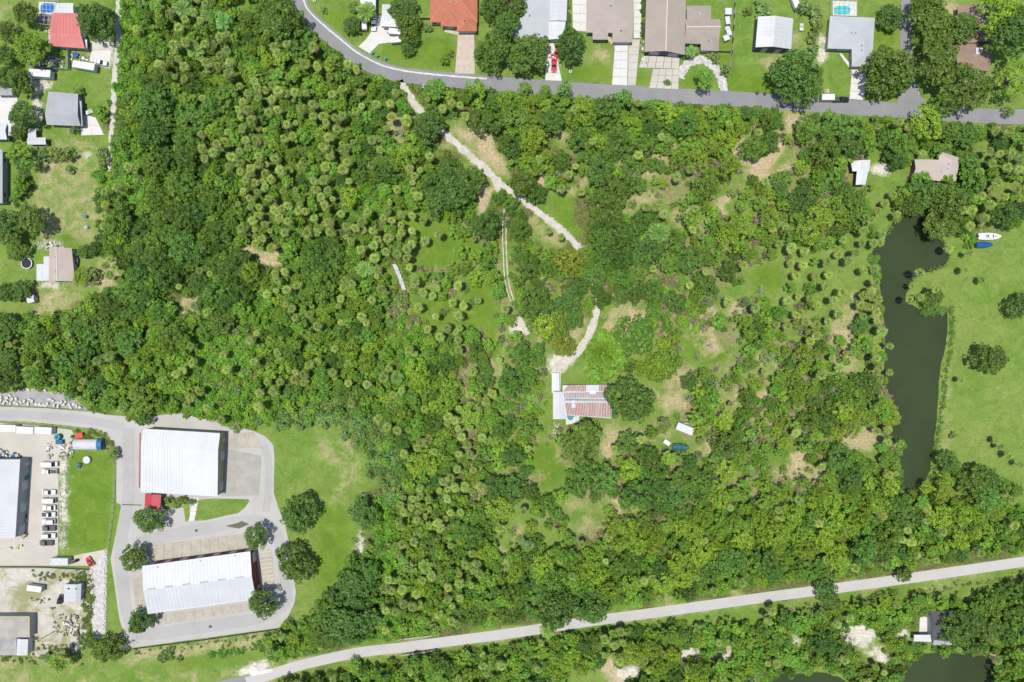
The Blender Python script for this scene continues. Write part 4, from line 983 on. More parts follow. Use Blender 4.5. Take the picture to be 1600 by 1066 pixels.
# the house in the middle of the wood: worn barrel tiles in red and white rows
t = house('striped_roof_house', 'house with worn red and white striped tile roof in the clearing', [
    dict(c=[(879,602),(958,601),(957,613.5),(879,614)], ez=3.0, rh=0.25, rf=0.98, mat='roof_white2', wall='wall_cream', gable=None),
    dict(c=[(880,614),(956,614),(956,624),(880,623)], ez=3.05, rh=0.2, rf=0.02, mat='roof_white2', wall=None, gable=None),
    dict(c=[(882,624),(956,624),(955,654),(886,649)], ez=3.0, rh=0.8, rf=0.1, mat='roof_white2', wall='wall_cream', gable='wall_cream', open=[('s', 'w.d.w.w')]),
    dict(c=[(864,612),(882,612),(887,655),(864,655)], ez=2.9, rh=0.35, axis='y', mat='roof_white2', pmat='roof_white2', wall='wall_cream', gable='wall_cream', panels=8, open=[('e', '..w')])])
b0 = t.location
def tile_rows(c, z0, z1, n, mats, name):
    for i in range(n):
        u0, u1 = (i + 0.12) / n, (i + 0.78) / n
        q = [quad_pt(c, u0, 0), quad_pt(c, u1, 0), quad_pt(c, u1, rnd.uniform(0.93, 1.0)), quad_pt(c, u0, 1)]
        zz = [z0, z0, z1, z1]
        w = [P(p[0], p[1], z) - b0 for p, z in zip(q, zz)]
        mid0, mid1 = (w[0] + w[1]) / 2 + Vector((0, 0, 0.13)), (w[3] + w[2]) / 2 + Vector((0, 0, 0.13))
        MB().add([w[0], w[1], w[2], w[3], mid0, mid1], [(0, 3, 5, 4), (4, 5, 2, 1), (0, 4, 1), (3, 2, 5)]).build('roof_tile', M[rnd.choice(mats)], t)
M['tile_red'] = surf('tile_red', (0.38, 0.15, 0.115), 0.85, 0.25, 0.6, 4.0, (0.36, 0.20, 0.16), 0.5)
M['tile_faded'] = surf('tile_faded', (0.38, 0.23, 0.195), 0.85, 0.25, 0.6, 4.0, (0.38, 0.28, 0.25), 0.6)
M['tile_grey'] = surf('tile_grey', (0.33, 0.25, 0.24), 0.85, 0.2, 0.6, 4.0, (0.36, 0.31, 0.30), 0.5)
tile_rows([(887,602),(916,602),(916,612),(880,612)], 3.14, 3.32, 13, ['tile_red', 'tile_faded', 'tile_red'], 'n')
tile_rows([(936,602),(958,601),(957,612),(936,612)], 3.14, 3.32, 9, ['tile_red'], 'n')
tile_rows([(881,614.5),(955,614.5),(955,622),(881,622)], 3.42, 3.16, 30, ['tile_grey', 'tile_faded', 'tile_grey'], 's')
tile_rows([(883,629.5),(955,629.5),(955,653),(886,648)], 3.82, 3.1, 28, ['tile_red', 'tile_faded', 'tile_red'], 's')
for (x0, y0, x1, y1, zz) in ((921,609,931,616,3.5), (893,626,899,637,3.75)):
    ring = [P(x, y, zz) - b0 for x, y in rect(x0, y0, x1, y1)][::-1]
    MB().hexa([(p.x, p.y, zz - 0.5) for p in ring], [(p.x, p.y, zz + 0.12) for p in ring]).build('roof_patch', M['roof_white'], t)
t = house('white_breezeway', 'narrow white carport roof in front of the striped-roof house', [dict(c=[(862.5,583),(874,583),(874.5,611),(863,611)], ez=2.6, rh=0.15, axis='y', mat='roof_white', wall=None, panels=6)], 'carport')
posts_on(t, [(862.5,583),(874,583),(874.5,611),(863,611)], 2.6)
p = P(890.7, 651.5)
m = MB(); m.cyl((0, 0, 0.7), 0.95, 1.4, 24, mi=0)
t = thing('round_tank', 'round teal water tank beside the striped-roof house', 'tank', (p.x, p.y, 0.1))
m.build('tank_wall', M['teal'], t); MB().cyl((0, 0, 1.43), 0.99, 0.06, 24).build('lid', M['teal'], t)

# ------------------------------------------------------------------ pools and their screen cages
def pool(c, water_mat, label, z=2.6, nx_=4, ny_=3, outline=None, cat='swimming pool'):
    q = [P(x, y, 0) for x, y in c]; b0 = sum(q, Vector()) / 4
    t = thing('swimming_pool', label, cat, b0)
    ring = [(p.x - b0.x, p.y - b0.y) for p in q][::-1]
    MB().prism(ring, 0.09, 0.16).build('deck', M['concrete'], t)
    o = [P(x, y) - b0 for x, y in outline][::-1]
    MB().prism([(p.x, p.y) for p in o], 0.165, 0.20).build('coping', M['block'], t)
    ce = sum(o, Vector()) / len(o)
    MB().prism([((p.x - ce.x) * 0.93 + ce.x, (p.y - ce.y) * 0.93 + ce.y) for p in o], 0.17, 0.215).build('water', M[water_mat], t)
    return t
def cage(c, label, z=2.6, nx_=4, ny_=3):
    q = [P(x, y, z) for x, y in c]; b0 = sum(q, Vector()) / 4; b0.z = 0
    t = thing('screen_cage', label, 'screen cage', b0)
    q = [p - b0 for p in q]
    m = MB()
    def bar(a, b): m.tube(a, b, 0.045, 0.045, 4)
    for i in range(nx_ + 1):
        a, b = q[0].lerp(q[1], i / nx_), q[3].lerp(q[2], i / nx_); bar(a, b)
    for j in range(ny_ + 1):
        a, b = q[0].lerp(q[3], j / ny_), q[1].lerp(q[2], j / ny_); bar(a, b)
    m.build('roof_frame', M['white_metal'], t)
    m2 = MB()
    for i in range(nx_ + 1):
        for a, b in ((0, 1), (3, 2)):
            p = q[a].lerp(q[b], i / nx_); m2.tube((p.x, p.y, 0.1), p, 0.05, 0.05, 4)
    m2.build('wall_frame', M['white_metal'], t)
pool([(62,3),(88,4),(88,23),(60,22)], 'pool_blue', 'deep blue pool inside a white screen cage above the red roof', outline=[(64,8),(70,5),(84,6),(87,9),(86,18),(80,21),(68,20),(63,15)])
cage([(60,0),(90,1),(90,23),(61,22)], 'white-framed screen cage over the deep blue pool', 2.6, 5, 3)
cage([(57,24),(82,25),(81,39),(56,37)], 'small dark screen enclosure left of the red-roofed house', 2.3, 4, 2)
pool([(1301,2),(1338,3),(1338,25),(1301,24)], 'pool_teal', 'turquoise pool behind the light grey hip-roofed house', outline=[(1302,13),(1307,9.5),(1325,9.5),(1329,13),(1329,19),(1325,23.5),(1306,23.5),(1302,19)])
cage([(1300,0),(1339,1),(1339,25),(1300,24)], 'white-framed screen cage over the turquoise pool', 2.7, 5, 3)
sheet('cage_floor', [(57,24),(82,25),(81,39),(56,37)], 0.095, M['asphalt_dark'])

# ------------------------------------------------------------------ vehicles
def wheel_mesh():
    me = MB().cyl((0, 0, 0), 0.34, 0.22, 14, 'y').mesh('tyre', M['rubber'])
    rm = MB().cyl((0, 0, 0), 0.2, 0.235, 10, 'y').mesh('rim', M['car_silver'])
    return me, rm
TYRE, RIM = wheel_mesh()
def add_wheel(t, x, y, r=1.0, z=None):
    w = link('wheel', TYRE, t, (x, y, 0.34 * r if z is None else z), 0, (r, 1, r))
    link('rim', RIM, w)
def car(px, py, ang, style, paint, label, L=4.6, group=None, z=0.16, W=1.84):
    """ang: direction of the nose in the photo, degrees counter-clockwise from +x"""
    names = {'sedan': 'parked_car', 'suv': 'parked_car', 'van': 'parked_van', 'pickup': 'pickup_truck'}
    p = P(px, py)
    t = thing(names[style], label, {'sedan': 'car', 'suv': 'car', 'van': 'van', 'pickup': 'pickup truck'}[style], (p.x, p.y, z), R(ang), group)
    k = L / 4.6
    hL, w = L / 2, W / 2
    zh = {'sedan': 0.88, 'suv': 1.0, 'van': 1.05, 'pickup': 1.02}[style]
    lo = [(-hL, -w * 0.92, 0.3), (hL * 0.97, -w * 0.88, 0.3), (hL * 0.97, w * 0.88, 0.3), (-hL, w * 0.92, 0.3)]
    me = [(-hL * 1.0, -w, 0.62), (hL, -w * 0.93, 0.62), (hL, w * 0.93, 0.62), (-hL, w, 0.62)]
    hi = [(-hL * 0.985, -w * 0.93, zh), (hL * 0.93, -w * 0.84, zh - 0.1), (hL * 0.93, w * 0.84, zh - 0.1), (-hL * 0.985, w * 0.93, zh)]
    m = MB()
    m.add(lo + me + hi, [(3, 2, 1, 0), (8, 9, 10, 11)] + [(i, (i + 1) % 4, 4 + (i + 1) % 4, 4 + i) for i in range(4)] + [(4 + i, 4 + (i + 1) % 4, 8 + (i + 1) % 4, 8 + i) for i in range(4)])
    m.build('body', M[paint], t, bevel=0.09)
    g = {'sedan': (-0.40, 0.18, -0.25, 0.02, 1.42), 'suv': (-0.47, 0.22, -0.42, 0.06, 1.72), 'van': (-0.485, 0.36, -0.46, 0.24, 2.05), 'pickup': (-0.10, 0.24, -0.04, 0.09, 1.78)}[style]
    b0, b1, t0, t1, zr = g
    m = MB()
    m.hexa([(b0 * L, -w * 0.86, zh - 0.06), (b1 * L, -w * 0.82, zh - 0.1), (b1 * L, w * 0.82, zh - 0.1), (b0 * L, w * 0.86, zh - 0.06)],
           [(t0 * L, -w * 0.70, zr - 0.05), (t1 * L, -w * 0.68, zr - 0.05), (t1 * L, w * 0.68, zr - 0.05), (t0 * L, w * 0.70, zr - 0.05)])
    m.build('windows', M['glass'], t)
    MB().hexa([(t0 * L - 0.04, -w * 0.73, zr - 0.05), (t1 * L + 0.04, -w * 0.71, zr - 0.05), (t1 * L + 0.04, w * 0.71, zr - 0.05), (t0 * L - 0.04, w * 0.73, zr - 0.05)],
              [(t0 * L + 0.05, -w * 0.64, zr + 0.03), (t1 * L - 0.05, -w * 0.62, zr + 0.03), (t1 * L - 0.05, w * 0.62, zr + 0.03), (t0 * L + 0.05, w * 0.64, zr + 0.03)]).build('roof', M[paint], t)
    if style == 'pickup':
        MB().box((-0.30 * L, 0, zh + 0.005), (0.36 * L, W * 0.74, 0.03)).build('bed', M['dark_metal'], t)
    if style == 'van':
        MB().box((-0.12 * L, 0, (zh + zr) / 2), (0.68 * L, W * 0.9, zr - zh - 0.02), top=0.9).build('cargo_body', M[paint], t)
    for s in (-1, 1):
        add_wheel(t, L * 0.31, s * (w - 0.1)); add_wheel(t, -L * 0.31, s * (w - 0.1))
        MB().box((hL * 0.95, s * w * 0.62, 0.70), (0.14, 0.34, 0.14)).build('headlight', M['lamp'], t)
        MB().box((L * 0.17, s * (w + 0.08), zh + 0.05), (0.14, 0.16, 0.12)).build('mirror', M[paint], t)
    MB().box((hL * 0.99, 0, 0.45), (0.12, W * 0.86, 0.2)).build('bumper', M['car_grey'], t)
    MB().box((-hL * 0.99, 0, 0.45), (0.12, W * 0.86, 0.2)).build('bumper', M['car_grey'], t)
    return t
def trailer(px, py, ang, L, W, Hh, mat, label, name='box_trailer', cat='trailer', dark_end=None, z=0.12, hitch=True):
    p = P(px, py)
    t = thing(name, label, cat, (p.x, p.y, z), R(ang))
    MB().box((0, 0, 0.55 + (Hh - 0.55) / 2), (L, W, Hh - 0.55)).build('body', M[mat], t, bevel=0.08)
    MB().box((0, 0, Hh + 0.03), (L * 0.97, W * 0.95, 0.05)).build('roof', M[mat], t)
    if Hh > 1.6:
        MB().box((-L * 0.1, 0, Hh + 0.12), (0.5, 0.5, 0.14)).build('roof_vent', M['white_metal'], t)
        MB().box((-L / 2 - 0.02, 0, 0.6 + (Hh - 0.7) / 2), (0.05, W * 0.8, Hh - 0.85)).build('door', M[dark_end or 'grey_metal'], t)
    for s in (-1, 1):
        add_wheel(t, -L * 0.12, s * (W / 2 - 0.13), 0.95)
        add_wheel(t, -L * 0.12 + 0.75, s * (W / 2 - 0.13), 0.95)
    if hitch:
        MB().tube((L / 2 - 0.1, 0.4, 0.5), (L / 2 + 1.0, 0, 0.5), 0.05, 0.05, 5).tube((L / 2 - 0.1, -0.4, 0.5), (L / 2 + 1.0, 0, 0.5), 0.05, 0.05, 5).build('hitch', M['dark_metal'], t)
    return t
lotg = 'vehicles parked nose to the yard fence'
car(865.5,103.5,-90,'sedan','car_red','dark red car on the white driveway below the pale grey hip roof',4.5)
car(870,84,-120,'sedan','car_red','dark red car half hidden under the oak by the driveway',4.3)
car(1312,157,0,'pickup','car_black','black pickup truck on the road towing a white trailer',5.6)
trailer(1289.5,155.5,0,4.4,2.1,2.3,'white_metal','white box trailer hitched behind the black pickup truck')
car(585,40,-95,'sedan','car_white','white car on the white driveway beside the white-roofed carport',4.4)
trailer(571,42,-88,3.6,1.7,2.0,'white_metal','small white box trailer on grass beside the white driveway')
trailer(618.5,53.5,175,4.2,2.0,2.2,'white_metal','white camper trailer just below the white carport roof')
trailer(620,66,5,3.6,2.0,2.0,'white_metal','white box trailer at the lawn edge below the camper trailer')
trailer(71,119.5,-4,7.4,2.5,2.9,'white_metal','long white motor home on grass above the grey metal roof', 'motor_home', 'motor home', hitch=False)
trailer(138,107,-9,7.6,2.4,2.6,'white_metal','long white travel trailer with a grey end beside the shell lane', 'travel_trailer', 'trailer')
car(160,99.5,-8,'sedan','car_white','white car behind the long white travel trailer',4.2)
car(57,101,0,'van','car_white','white van at the corner of the low fence',3.6)
car(81,724.5,0,'van','car_white','white van, topmost of the parked row by the lawn',5.2,lotg)
car(80,736,180,'pickup','car_white','white pickup with a dark bed below the topmost white van',5.4,lotg)
for i, (y, st, pn, lb) in enumerate(((768.5,'sedan','car_white','white car, first of the tight parked row'), (781,'van','car_white','white van, second in the tight parked row'), (792.5,'sedan','car_white','white car, third in the tight parked row'),
        (803,'pickup','car_white','white pickup, fourth in the tight parked row'), (814,'suv','car_white','white car, fifth in the tight parked row'), (824.5,'pickup','car_grey','dark grey pickup in the tight parked row'),
        (836,'suv','car_white','white car just below the dark grey pickup'), (847.5,'pickup','car_grey','dark grey pickup at the bottom end of the parked row'))):
    car(79 if i < 7 else 75, y, 180 if i % 3 else 0, st, pn, lb, 4.6 if st != 'van' else 4.9, lotg)
car(142.5,876.5,125,'sedan','car_red','small red car on the pale concrete above the rock strip',3.4)
trailer(100.5,874,0,6.0,2.4,2.6,'car_silver','pale blue-grey box trailer on the yard concrete',dark_end='blue')
trailer(61,916,172,5.0,2.0,2.4,'white_metal','white box trailer standing alone on the sandy lot')
car(97,935,80,'suv','car_black','small black car against the lot shed',3.0, W=1.5)
trailer(1068,669,-22,6.0,2.6,2.2,'tarp_grey','white-grey tarped trailer between scrub trees')
trailer(1041,691,-35,2.4,1.5,1.0,'white_metal','small white utility trailer beside the teal tarp')
trailer(1240,8,-70,4.0,2.0,2.0,'white_metal','white tilted trailer above the white barn')
MBb = None
def utility(px, py, ang, label):
    p = P(px, py); t = thing('utility_cart', label, 'cart', (p.x, p.y, 0.05), R(ang))
    MB().box((0, 0, 0.6), (2.4, 1.3, 0.3)).build('tray', M['white_metal'], t)
    MB().box((0.2, 0, 0.85), (1.0, 0.9, 0.25)).build('seat', M['grey_metal'], t)
    for s in (-1, 1):
        add_wheel(t, 0.8, s * 0.6, 0.8); add_wheel(t, -0.8, s * 0.6, 0.8)
utility(1251,44,88,'small white utility cart beside the white barn')
utility(141,176,20,'small pale garden cart on grass by the concrete patio')

def boat(px, py, ang, L, W, hull, deck, label, tarp=False, group=None):
    p = P(px, py)
    t = thing('boat', label, 'boat', (p.x, p.y, 0.05), R(ang), group)
    st = [(-0.5, 0.86, 0.0), (-0.2, 1.0, 0.0), (0.1, 0.97, 0.0), (0.3, 0.74, 0.05), (0.43, 0.38, 0.12), (0.5, 0.04, 0.2)]
    def loft(z0, z1, k0, k1):
        m = MB(); n = len(st)
        vs = []
        for (x, w, dz) in st:
            vs += [(x * L, -w * W / 2 * k0, z0 + dz), (x * L, w * W / 2 * k0, z0 + dz), (x * L, w * W / 2 * k1, z1 + dz), (x * L, -w * W / 2 * k1, z1 + dz)]
        fs = [(3, 2, 1, 0), (4 * n - 4, 4 * n - 3, 4 * n - 2, 4 * n - 1)]
        for i in range(n - 1):
            for j in range(4):
                a, b = i * 4 + j, i * 4 + (j + 1) % 4
                fs.append((a, b, b + 4, a + 4))
        m.add(vs, fs); return m
    loft(0.55, 1.45, 0.55, 1.0).build('hull', M[hull], t, smooth=False)
    if tarp:
        loft(1.46, 1.72, 1.03, 0.35).build('cover', M[deck], t)
        MB().tube((-0.35 * L, 0, 1.75), (0.3 * L, 0, 1.78), 0.10, 0.06, 6).build('ridge_pole', M[deck], t)
    else:
        loft(1.455, 1.5, 1.0, 0.9).build('deck', M[deck], t)
        MB().box((-0.05 * L, 0, 1.8), (L * 0.30, W * 0.62, 0.6), top=0.8).build('cabin', M['gel'], t)
        MB().box((0.10 * L, 0, 1.85), (L * 0.05, W * 0.5, 0.4), top=0.8).build('windscreen', M['glass'], t)
        MB().box((-0.13 * L, 0, 2.13), (0.5, W * 0.3, 0.06)).build('hatch', M['dark_metal'], t)
        MB().box((0.27 * L, 0, 1.62), (0.6, 0.5, 0.08)).build('hatch', M['grey_metal'], t)
        MB().box((-0.52 * L, 0, 1.2), (0.5, 0.5, 1.0)).build('outboard_motor', M['dark_metal'], t)
    for s in (-1, 1):
        add_wheel(t, -L * 0.15, s * W * 0.42); MB().box((0, s * W * 0.3, 0.5), (L * 0.8, 0.1, 0.1)).build('trailer_rail', M['grey_metal'], t)
boat(1542,370.5,0,7.8,2.4,'gel','gel','white motor boat on a trailer at the edge of the lawn')
boat(1534,383.5,0,5.6,2.1,'car_grey','tarp_blue','boat under a blue cover on the lawn beside the white boat',True)
boat(1063,698,-3,5.6,2.3,'car_grey','tarp_teal','boat under a teal cover among trees near the tarped trailer',True)

# ------------------------------------------------------------------ yard things
def container(px, py, ang, L, label):
    p = P(px, py); t = thing('shipping_container', label, 'container', (p.x, p.y, 0.1), R(ang), 'white containers along the yard fence')
    MB().box((0, 0, 1.25), (L, 2.4, 2.5)).build('body', M['white_metal'], t)
    n = int(L / 0.45); m = MB()
    for i in range(n): m.box((-L / 2 + (i + 0.5) * L / n, 0, 2.52), (0.16, 2.3, 0.05))
    m.build('roof_ribs', M['white_metal'], t)['kind'] = 'stuff'
    for s in (-1, 1): MB().box((L / 2 + 0.03, s * 0.58, 1.25), (0.05, 1.12, 2.3)).build('door', M['white_metal'], t)
container(19.5,668,-2,6.0,'white shipping container, first from the photo edge')
container(47,671,-3,5.8,'white shipping container in the middle of the row of three')
container(75,671.5,-3,5.8,'white shipping container nearest the teal tank')

def crate(name, label, cat, px, py, parts, rz=0.0, z=0.1, group=None):
    p = P(px, py); t = thing(name, label, cat, (p.x, p.y, z), R(rz), group)
    for nm, mt, shp, args in parts:
        m = MB(); getattr(m, shp)(*args); m.build(nm, M[mt], t)
    return t
crate('liquid_tank', 'teal plastic tank beside the white containers', 'tank', 94,682, [('body','teal','cyl',((0,0,0.8),1.05,1.6,16)), ('lid','tarp_teal','cyl',((0,0,1.65),0.4,0.12,12))])
crate('dumpster', 'dark blue dumpster beside the teal plastic tank', 'dumpster', 96,690, [('bin','blue','box',((0,0,0.6),(2.2,1.4,1.1),0,0,1.08)), ('lid','tarp_blue','box',((0,0,1.2),(2.3,1.5,0.08)))])
crate('skip_bin', 'bright orange-red skip bin above the barrel-vaulted hut', 'skip bin', 127,680, [('bin','red','box',((0,0,0.55),(2.0,1.5,1.0),0,0,1.12)), ('rim','red','box',((0,0,1.08),(2.35,1.8,0.08)))], 8)
crate('water_tank', 'teal round tank in the dark machinery strip by the warehouse', 'tank', 42,745, [('body','teal','cyl',((0,0,0.9),1.0,1.8,16)), ('lid','tarp_teal','cyl',((0,0,1.84),0.35,0.1,12))])
crate('gas_tank', 'grey-white round tank on the grass beside the barrel-vaulted hut', 'tank', 138,718, [('body','tarp_grey','cyl',((0,0,0.5),1.25,1.0,14)), ('cap','white_metal','cyl',((0,0,1.05),0.3,0.15,10))])
crate('blue_mower', 'small dark blue mower on the dark green lawn', 'mower', 125,727, [('deck','blue','box',((0,0,0.5),(1.7,1.2,0.35))), ('hood','car_grey','box',((0.4,0,0.85),(0.7,0.8,0.4),0,0,0.85)), ('seat','dark_metal','box',((-0.4,0,0.85),(0.5,0.5,0.3)))], 70)
crate('forklift', 'yellow forklift beside the pale blue-grey trailer', 'forklift', 118.5,876, [('body','yellow','box',((0,0,0.7),(1.9,1.1,0.9),0,0,0.92)), ('guard','dark_metal','box',((-0.1,0,2.0),(1.0,0.9,0.08))), ('mast','dark_metal','box',((1.05,0,1.2),(0.18,0.9,2.0))), ('fork','grey_metal','box',((1.6,0.25,0.15),(1.0,0.12,0.06))), ('fork','grey_metal','box',((1.6,-0.25,0.15),(1.0,0.12,0.06)))], 20)
crate('blue_drum', 'round bright blue tub beside the travel trailer', 'tub', 120.5,87.5, [('tub','blue','cyl',((0,0,0.4),0.9,0.8,16)), ('rim','tarp_blue','cyl',((0,0,0.82),0.95,0.06,16))])
crate('blue_barrel', 'small teal barrel at the edge of the rough yard', 'barrel', 136,339, [('barrel','teal','cyl',((0,0,0.5),0.55,1.0,12)), ('lid','blue','cyl',((0,0,1.03),0.5,0.06,12))])
crate('white_cabinet', 'small white cabinet in the rough yard below the teal barrel', 'cabinet', 137,356, [('body','white_metal','box',((0,0,0.5),(1.1,0.8,1.0))), ('lid','grey_metal','box',((0,0,1.03),(1.15,0.85,0.06)))])
crate('ac_unit', 'dark air conditioner beside the beige roofed house', 'air conditioner', 122,408, [('case','wall_dark','box',((0,0,0.5),(1.1,1.9,1.0))), ('grille','grey_metal','cyl',((0,0,1.02),0.4,0.05,14))], z=0.02)
for k, (x, y, mt, lb) in enumerate(((582.5,84,'teal','teal wheeled bin nearest the white driveway'), (590,88.5,'teal','teal wheeled bin in the middle of three by the road'), (603,93,'teal','teal wheeled bin farthest from the white driveway'), (1182,146.5,'dark_metal','black wheeled bin nearest the horseshoe drive'), (1194,147.5,'dark_metal','black wheeled bin nearest the big roadside oak'))):
    crate('wheeled_bin', lb, 'bin', x, y, [('body', mt, 'box', ((0,0,0.5),(0.75,0.75,0.9),0,0,1.15)), ('lid', mt, 'box', ((0,0,0.98),(0.9,0.92,0.07)))], 25)
# white clutter beside the twin-gable house
for k, (x, y, sx, sy, lb, nm) in enumerate(((1136,21,2.0,2.0,'square white garden shed by the chequered fence','shed'), (1135,35,1.3,2.4,'white lean-to shelter by the chequered fence','shelter'), (1137,54,1.3,1.8,'white slanted table by the chequered fence','table'), (1133,62,1.8,1.6,'white canopy nearest the twin-gable house corner','canopy'))):
    crate('garden_' + nm, lb, nm, x, y, [('body','wall_white','box',((0,0,0.7),(sx,sy,1.4))), ('roof','roof_white','box',((0,0,1.5),(sx+0.3,sy+0.3,0.12),0,0,0.9))], 8*k)
crate('garden_tank', 'small round white tank by the chequered fence', 'tank', 1135,47, [('body','white_metal','cyl',((0,0,0.6),0.8,1.2,14)), ('lid','block','cyl',((0,0,1.25),0.5,0.1,12))])
crate('pallet_stack', 'whitish pallet pile on grass beside the white box trailer', 'pallets', 1290,144, [('pallet','wood','box',((0,0,0.15),(1.6,1.3,0.2))), ('pallet','block','box',((0.2,0.1,0.36),(1.5,1.2,0.16),0.4)), ('pallet','wood','box',((-0.1,0,0.54),(1.3,1.2,0.14),-0.3))])
# trampoline
p = P(44, 412); t = thing('trampoline', 'round black trampoline with a pale rim beside the beige-roofed house', 'trampoline', (p.x, p.y, 0.02))
m = MB(); n = 24
ro = [(math.cos(2*math.pi*i/n), math.sin(2*math.pi*i/n)) for i in range(n)]
m.add([(1.95*a,1.95*b,0.8) for a,b in ro]+[(1.65*a,1.65*b,0.84) for a,b in ro], [(i,(i+1)%n,n+(i+1)%n,n+i) for i in range(n)])
m.build('pad', M['tarp_grey'], t); MB().cyl((0,0,0.8),1.66,0.03,24).build('mat', M['rubber'], t)
for k in range(6):
    a = k*math.pi/3; MB().cyl((1.85*math.cos(a),1.85*math.sin(a),0.4),0.04,0.8,6).build('leg', M['grey_metal'], t)

# fences
def fence(pts, label, h=1.7, mat='wood', pitch=2.2, rails=2, board=True, alt=None, name='fence'):
    p0 = P(*pts[0]); t = thing(name, label, 'fence', p0)
    k = 0
    for a, b in zip(pts[:-1], pts[1:]):
        A, B = P(*a) - p0, P(*b) - p0
        L = (B - A).length; d = (B - A) / L; rz = math.atan2(d.y, d.x)
        n = max(1, round(L / pitch))
        for i in range(n + 1):
            q = A + d * L * i / n
            MB().box((0, 0, h / 2), (0.12, 0.12, h + 0.1)).build('post', M[mat], t, q, rz)
        for i in range(n):
            q = A + d * L * (i + 0.5) / n; k += 1
            if board: MB().box((0, 0, h * 0.5), (L / n - 0.14, 0.05, h * 0.92)).build('panel', M[(alt if alt and k % 2 else mat)], t, q, rz)
            else:
                for zz in (0.1, 0.5, 0.97): MB().box((0, 0, h * zz), (L / n - 0.13, 0.04, 0.04)).build('rail', M[mat], t, q, rz)
    return t
fence([(1147,6),(1145,50),(1142,90)], 'fence of alternating black and white panels left of the white barn', 1.6, 'wall_white', 2.0, alt='wall_dark')
fence([(1141,82),(1139,116)], 'low white fence ending at the road beside the rough lawn', 1.2, 'wall_white', 2.0)
fence([(110,80),(110.5,109)], 'grey board fence running down beside the travel trailer', 1.8, 'roof_metal_light', 2.0)
fence([(55,108),(110,110.5)], 'grey board fence above the long white motor home', 1.8, 'roof_metal_light', 2.0)
fence([(-20,657),(40,659),(110,666),(152,671),(168,678),(180,700),(181,735)], 'dark mesh fence along the curved yard corner', 1.6, 'wall_olive', 3.0, board=False)
fence([(-20,632),(70,637),(139,643)], 'low dark fence below the row of white blocks', 1.2, 'wall_olive', 3.0, board=False)
fence([(-20,885),(60,885),(141,889)], 'dark fence between the concrete yard and the sandy lot', 1.5, 'wall_grey', 3.0)
fence([(170,858),(178,800),(181,740)], 'thin grey fence down the side of the dark green lawn', 1.5, 'grey_metal', 3.0, board=False)
fence([(210,1013),(320,999),(436,982)], 'dark fence along the bottom edge of the paved loop', 1.0, 'wall_dark', 3.0)
fence([(655,31),(672,31)], 'short dark fence joining the terracotta house', 1.4, 'wall_dark', 1.8)
fence([(1120,82),(1141,83)], 'dark fence at the front of the twin-gable house yard', 1.3, 'wall_dark', 1.8)
g = fence([(193,788),(221,789)], 'black pole gate across the pavement beside the red canopy', 0.9, 'dark_metal', 3.0, name='pole_gate'); g['category'] = 'gate'
for (a, b, lb) in (((622,998.5),(676,992.5),'low concrete parapet along the upper side of the trail bridge'), ((628,1023),(684,1015),'low concrete parapet along the lower side of the trail bridge')):
    A, B = P(*a), P(*b); d = B - A
    t = thing('bridge_parapet', lb, 'parapet', A, math.atan2(d.y, d.x))
    MB().box((d.length/2,0,0.35),(d.length,0.35,0.5)).build('wall', M['concrete_grey'], t); MB().box((d.length/2,0,0.65),(d.length+0.2,0.42,0.1)).build('coping', M['concrete_grey'], t)
# white blocks on the gravel lot: each one is an object
blk = MB().box((0,0,0.3),(1.5,0.75,0.6),top=0.94).mesh('block', M['block'])
blk2 = MB().prism([(-0.5,-0.5),(0.55,-0.4),(0.6,0.35),(0.1,0.6),(-0.55,0.4)],0,0.55).mesh('block', M['block'])
spots = [(3,626),(8,629),(13,627),(18,630),(24,629),(29,631),(12,622),(17,618),(21,624),(27,623),(2,621),(34,629),(45,631),(52,627),(48,624),(58,632),(63,632),(68,633),(73,634),(79,624),(84,626),(91,629),(97,629),(101,632),(104,628),(110,633),(116,632),(121,634),(127,636),(93,634),(87,633),(76,631),(108,625),(46,609),(54,608),(88,611),(72,610),(112,637),(40,627)]
for i, (x, y) in enumerate(spots):
    p = P(x, y); big = rnd.random() < 0.6
    o = link('concrete_block', blk if big else blk2, None, (p.x, p.y, 0.09), rnd.uniform(0, 3.1), (rnd.uniform(0.65, 1.05), rnd.uniform(0.7, 1.1), rnd.uniform(0.8, 1.5)))
    tag(o, 'white concrete block, %s from the photo edge along the gravel lot' % (lambda n: '%d%s' % (n, 'th' if 10 <= n % 100 <= 20 else {1: 'st', 2: 'nd', 3: 'rd'}.get(n % 10, 'th')))(1 + sorted(spots).index((x, y))), 'block', 'white blocks on the gravel lot')
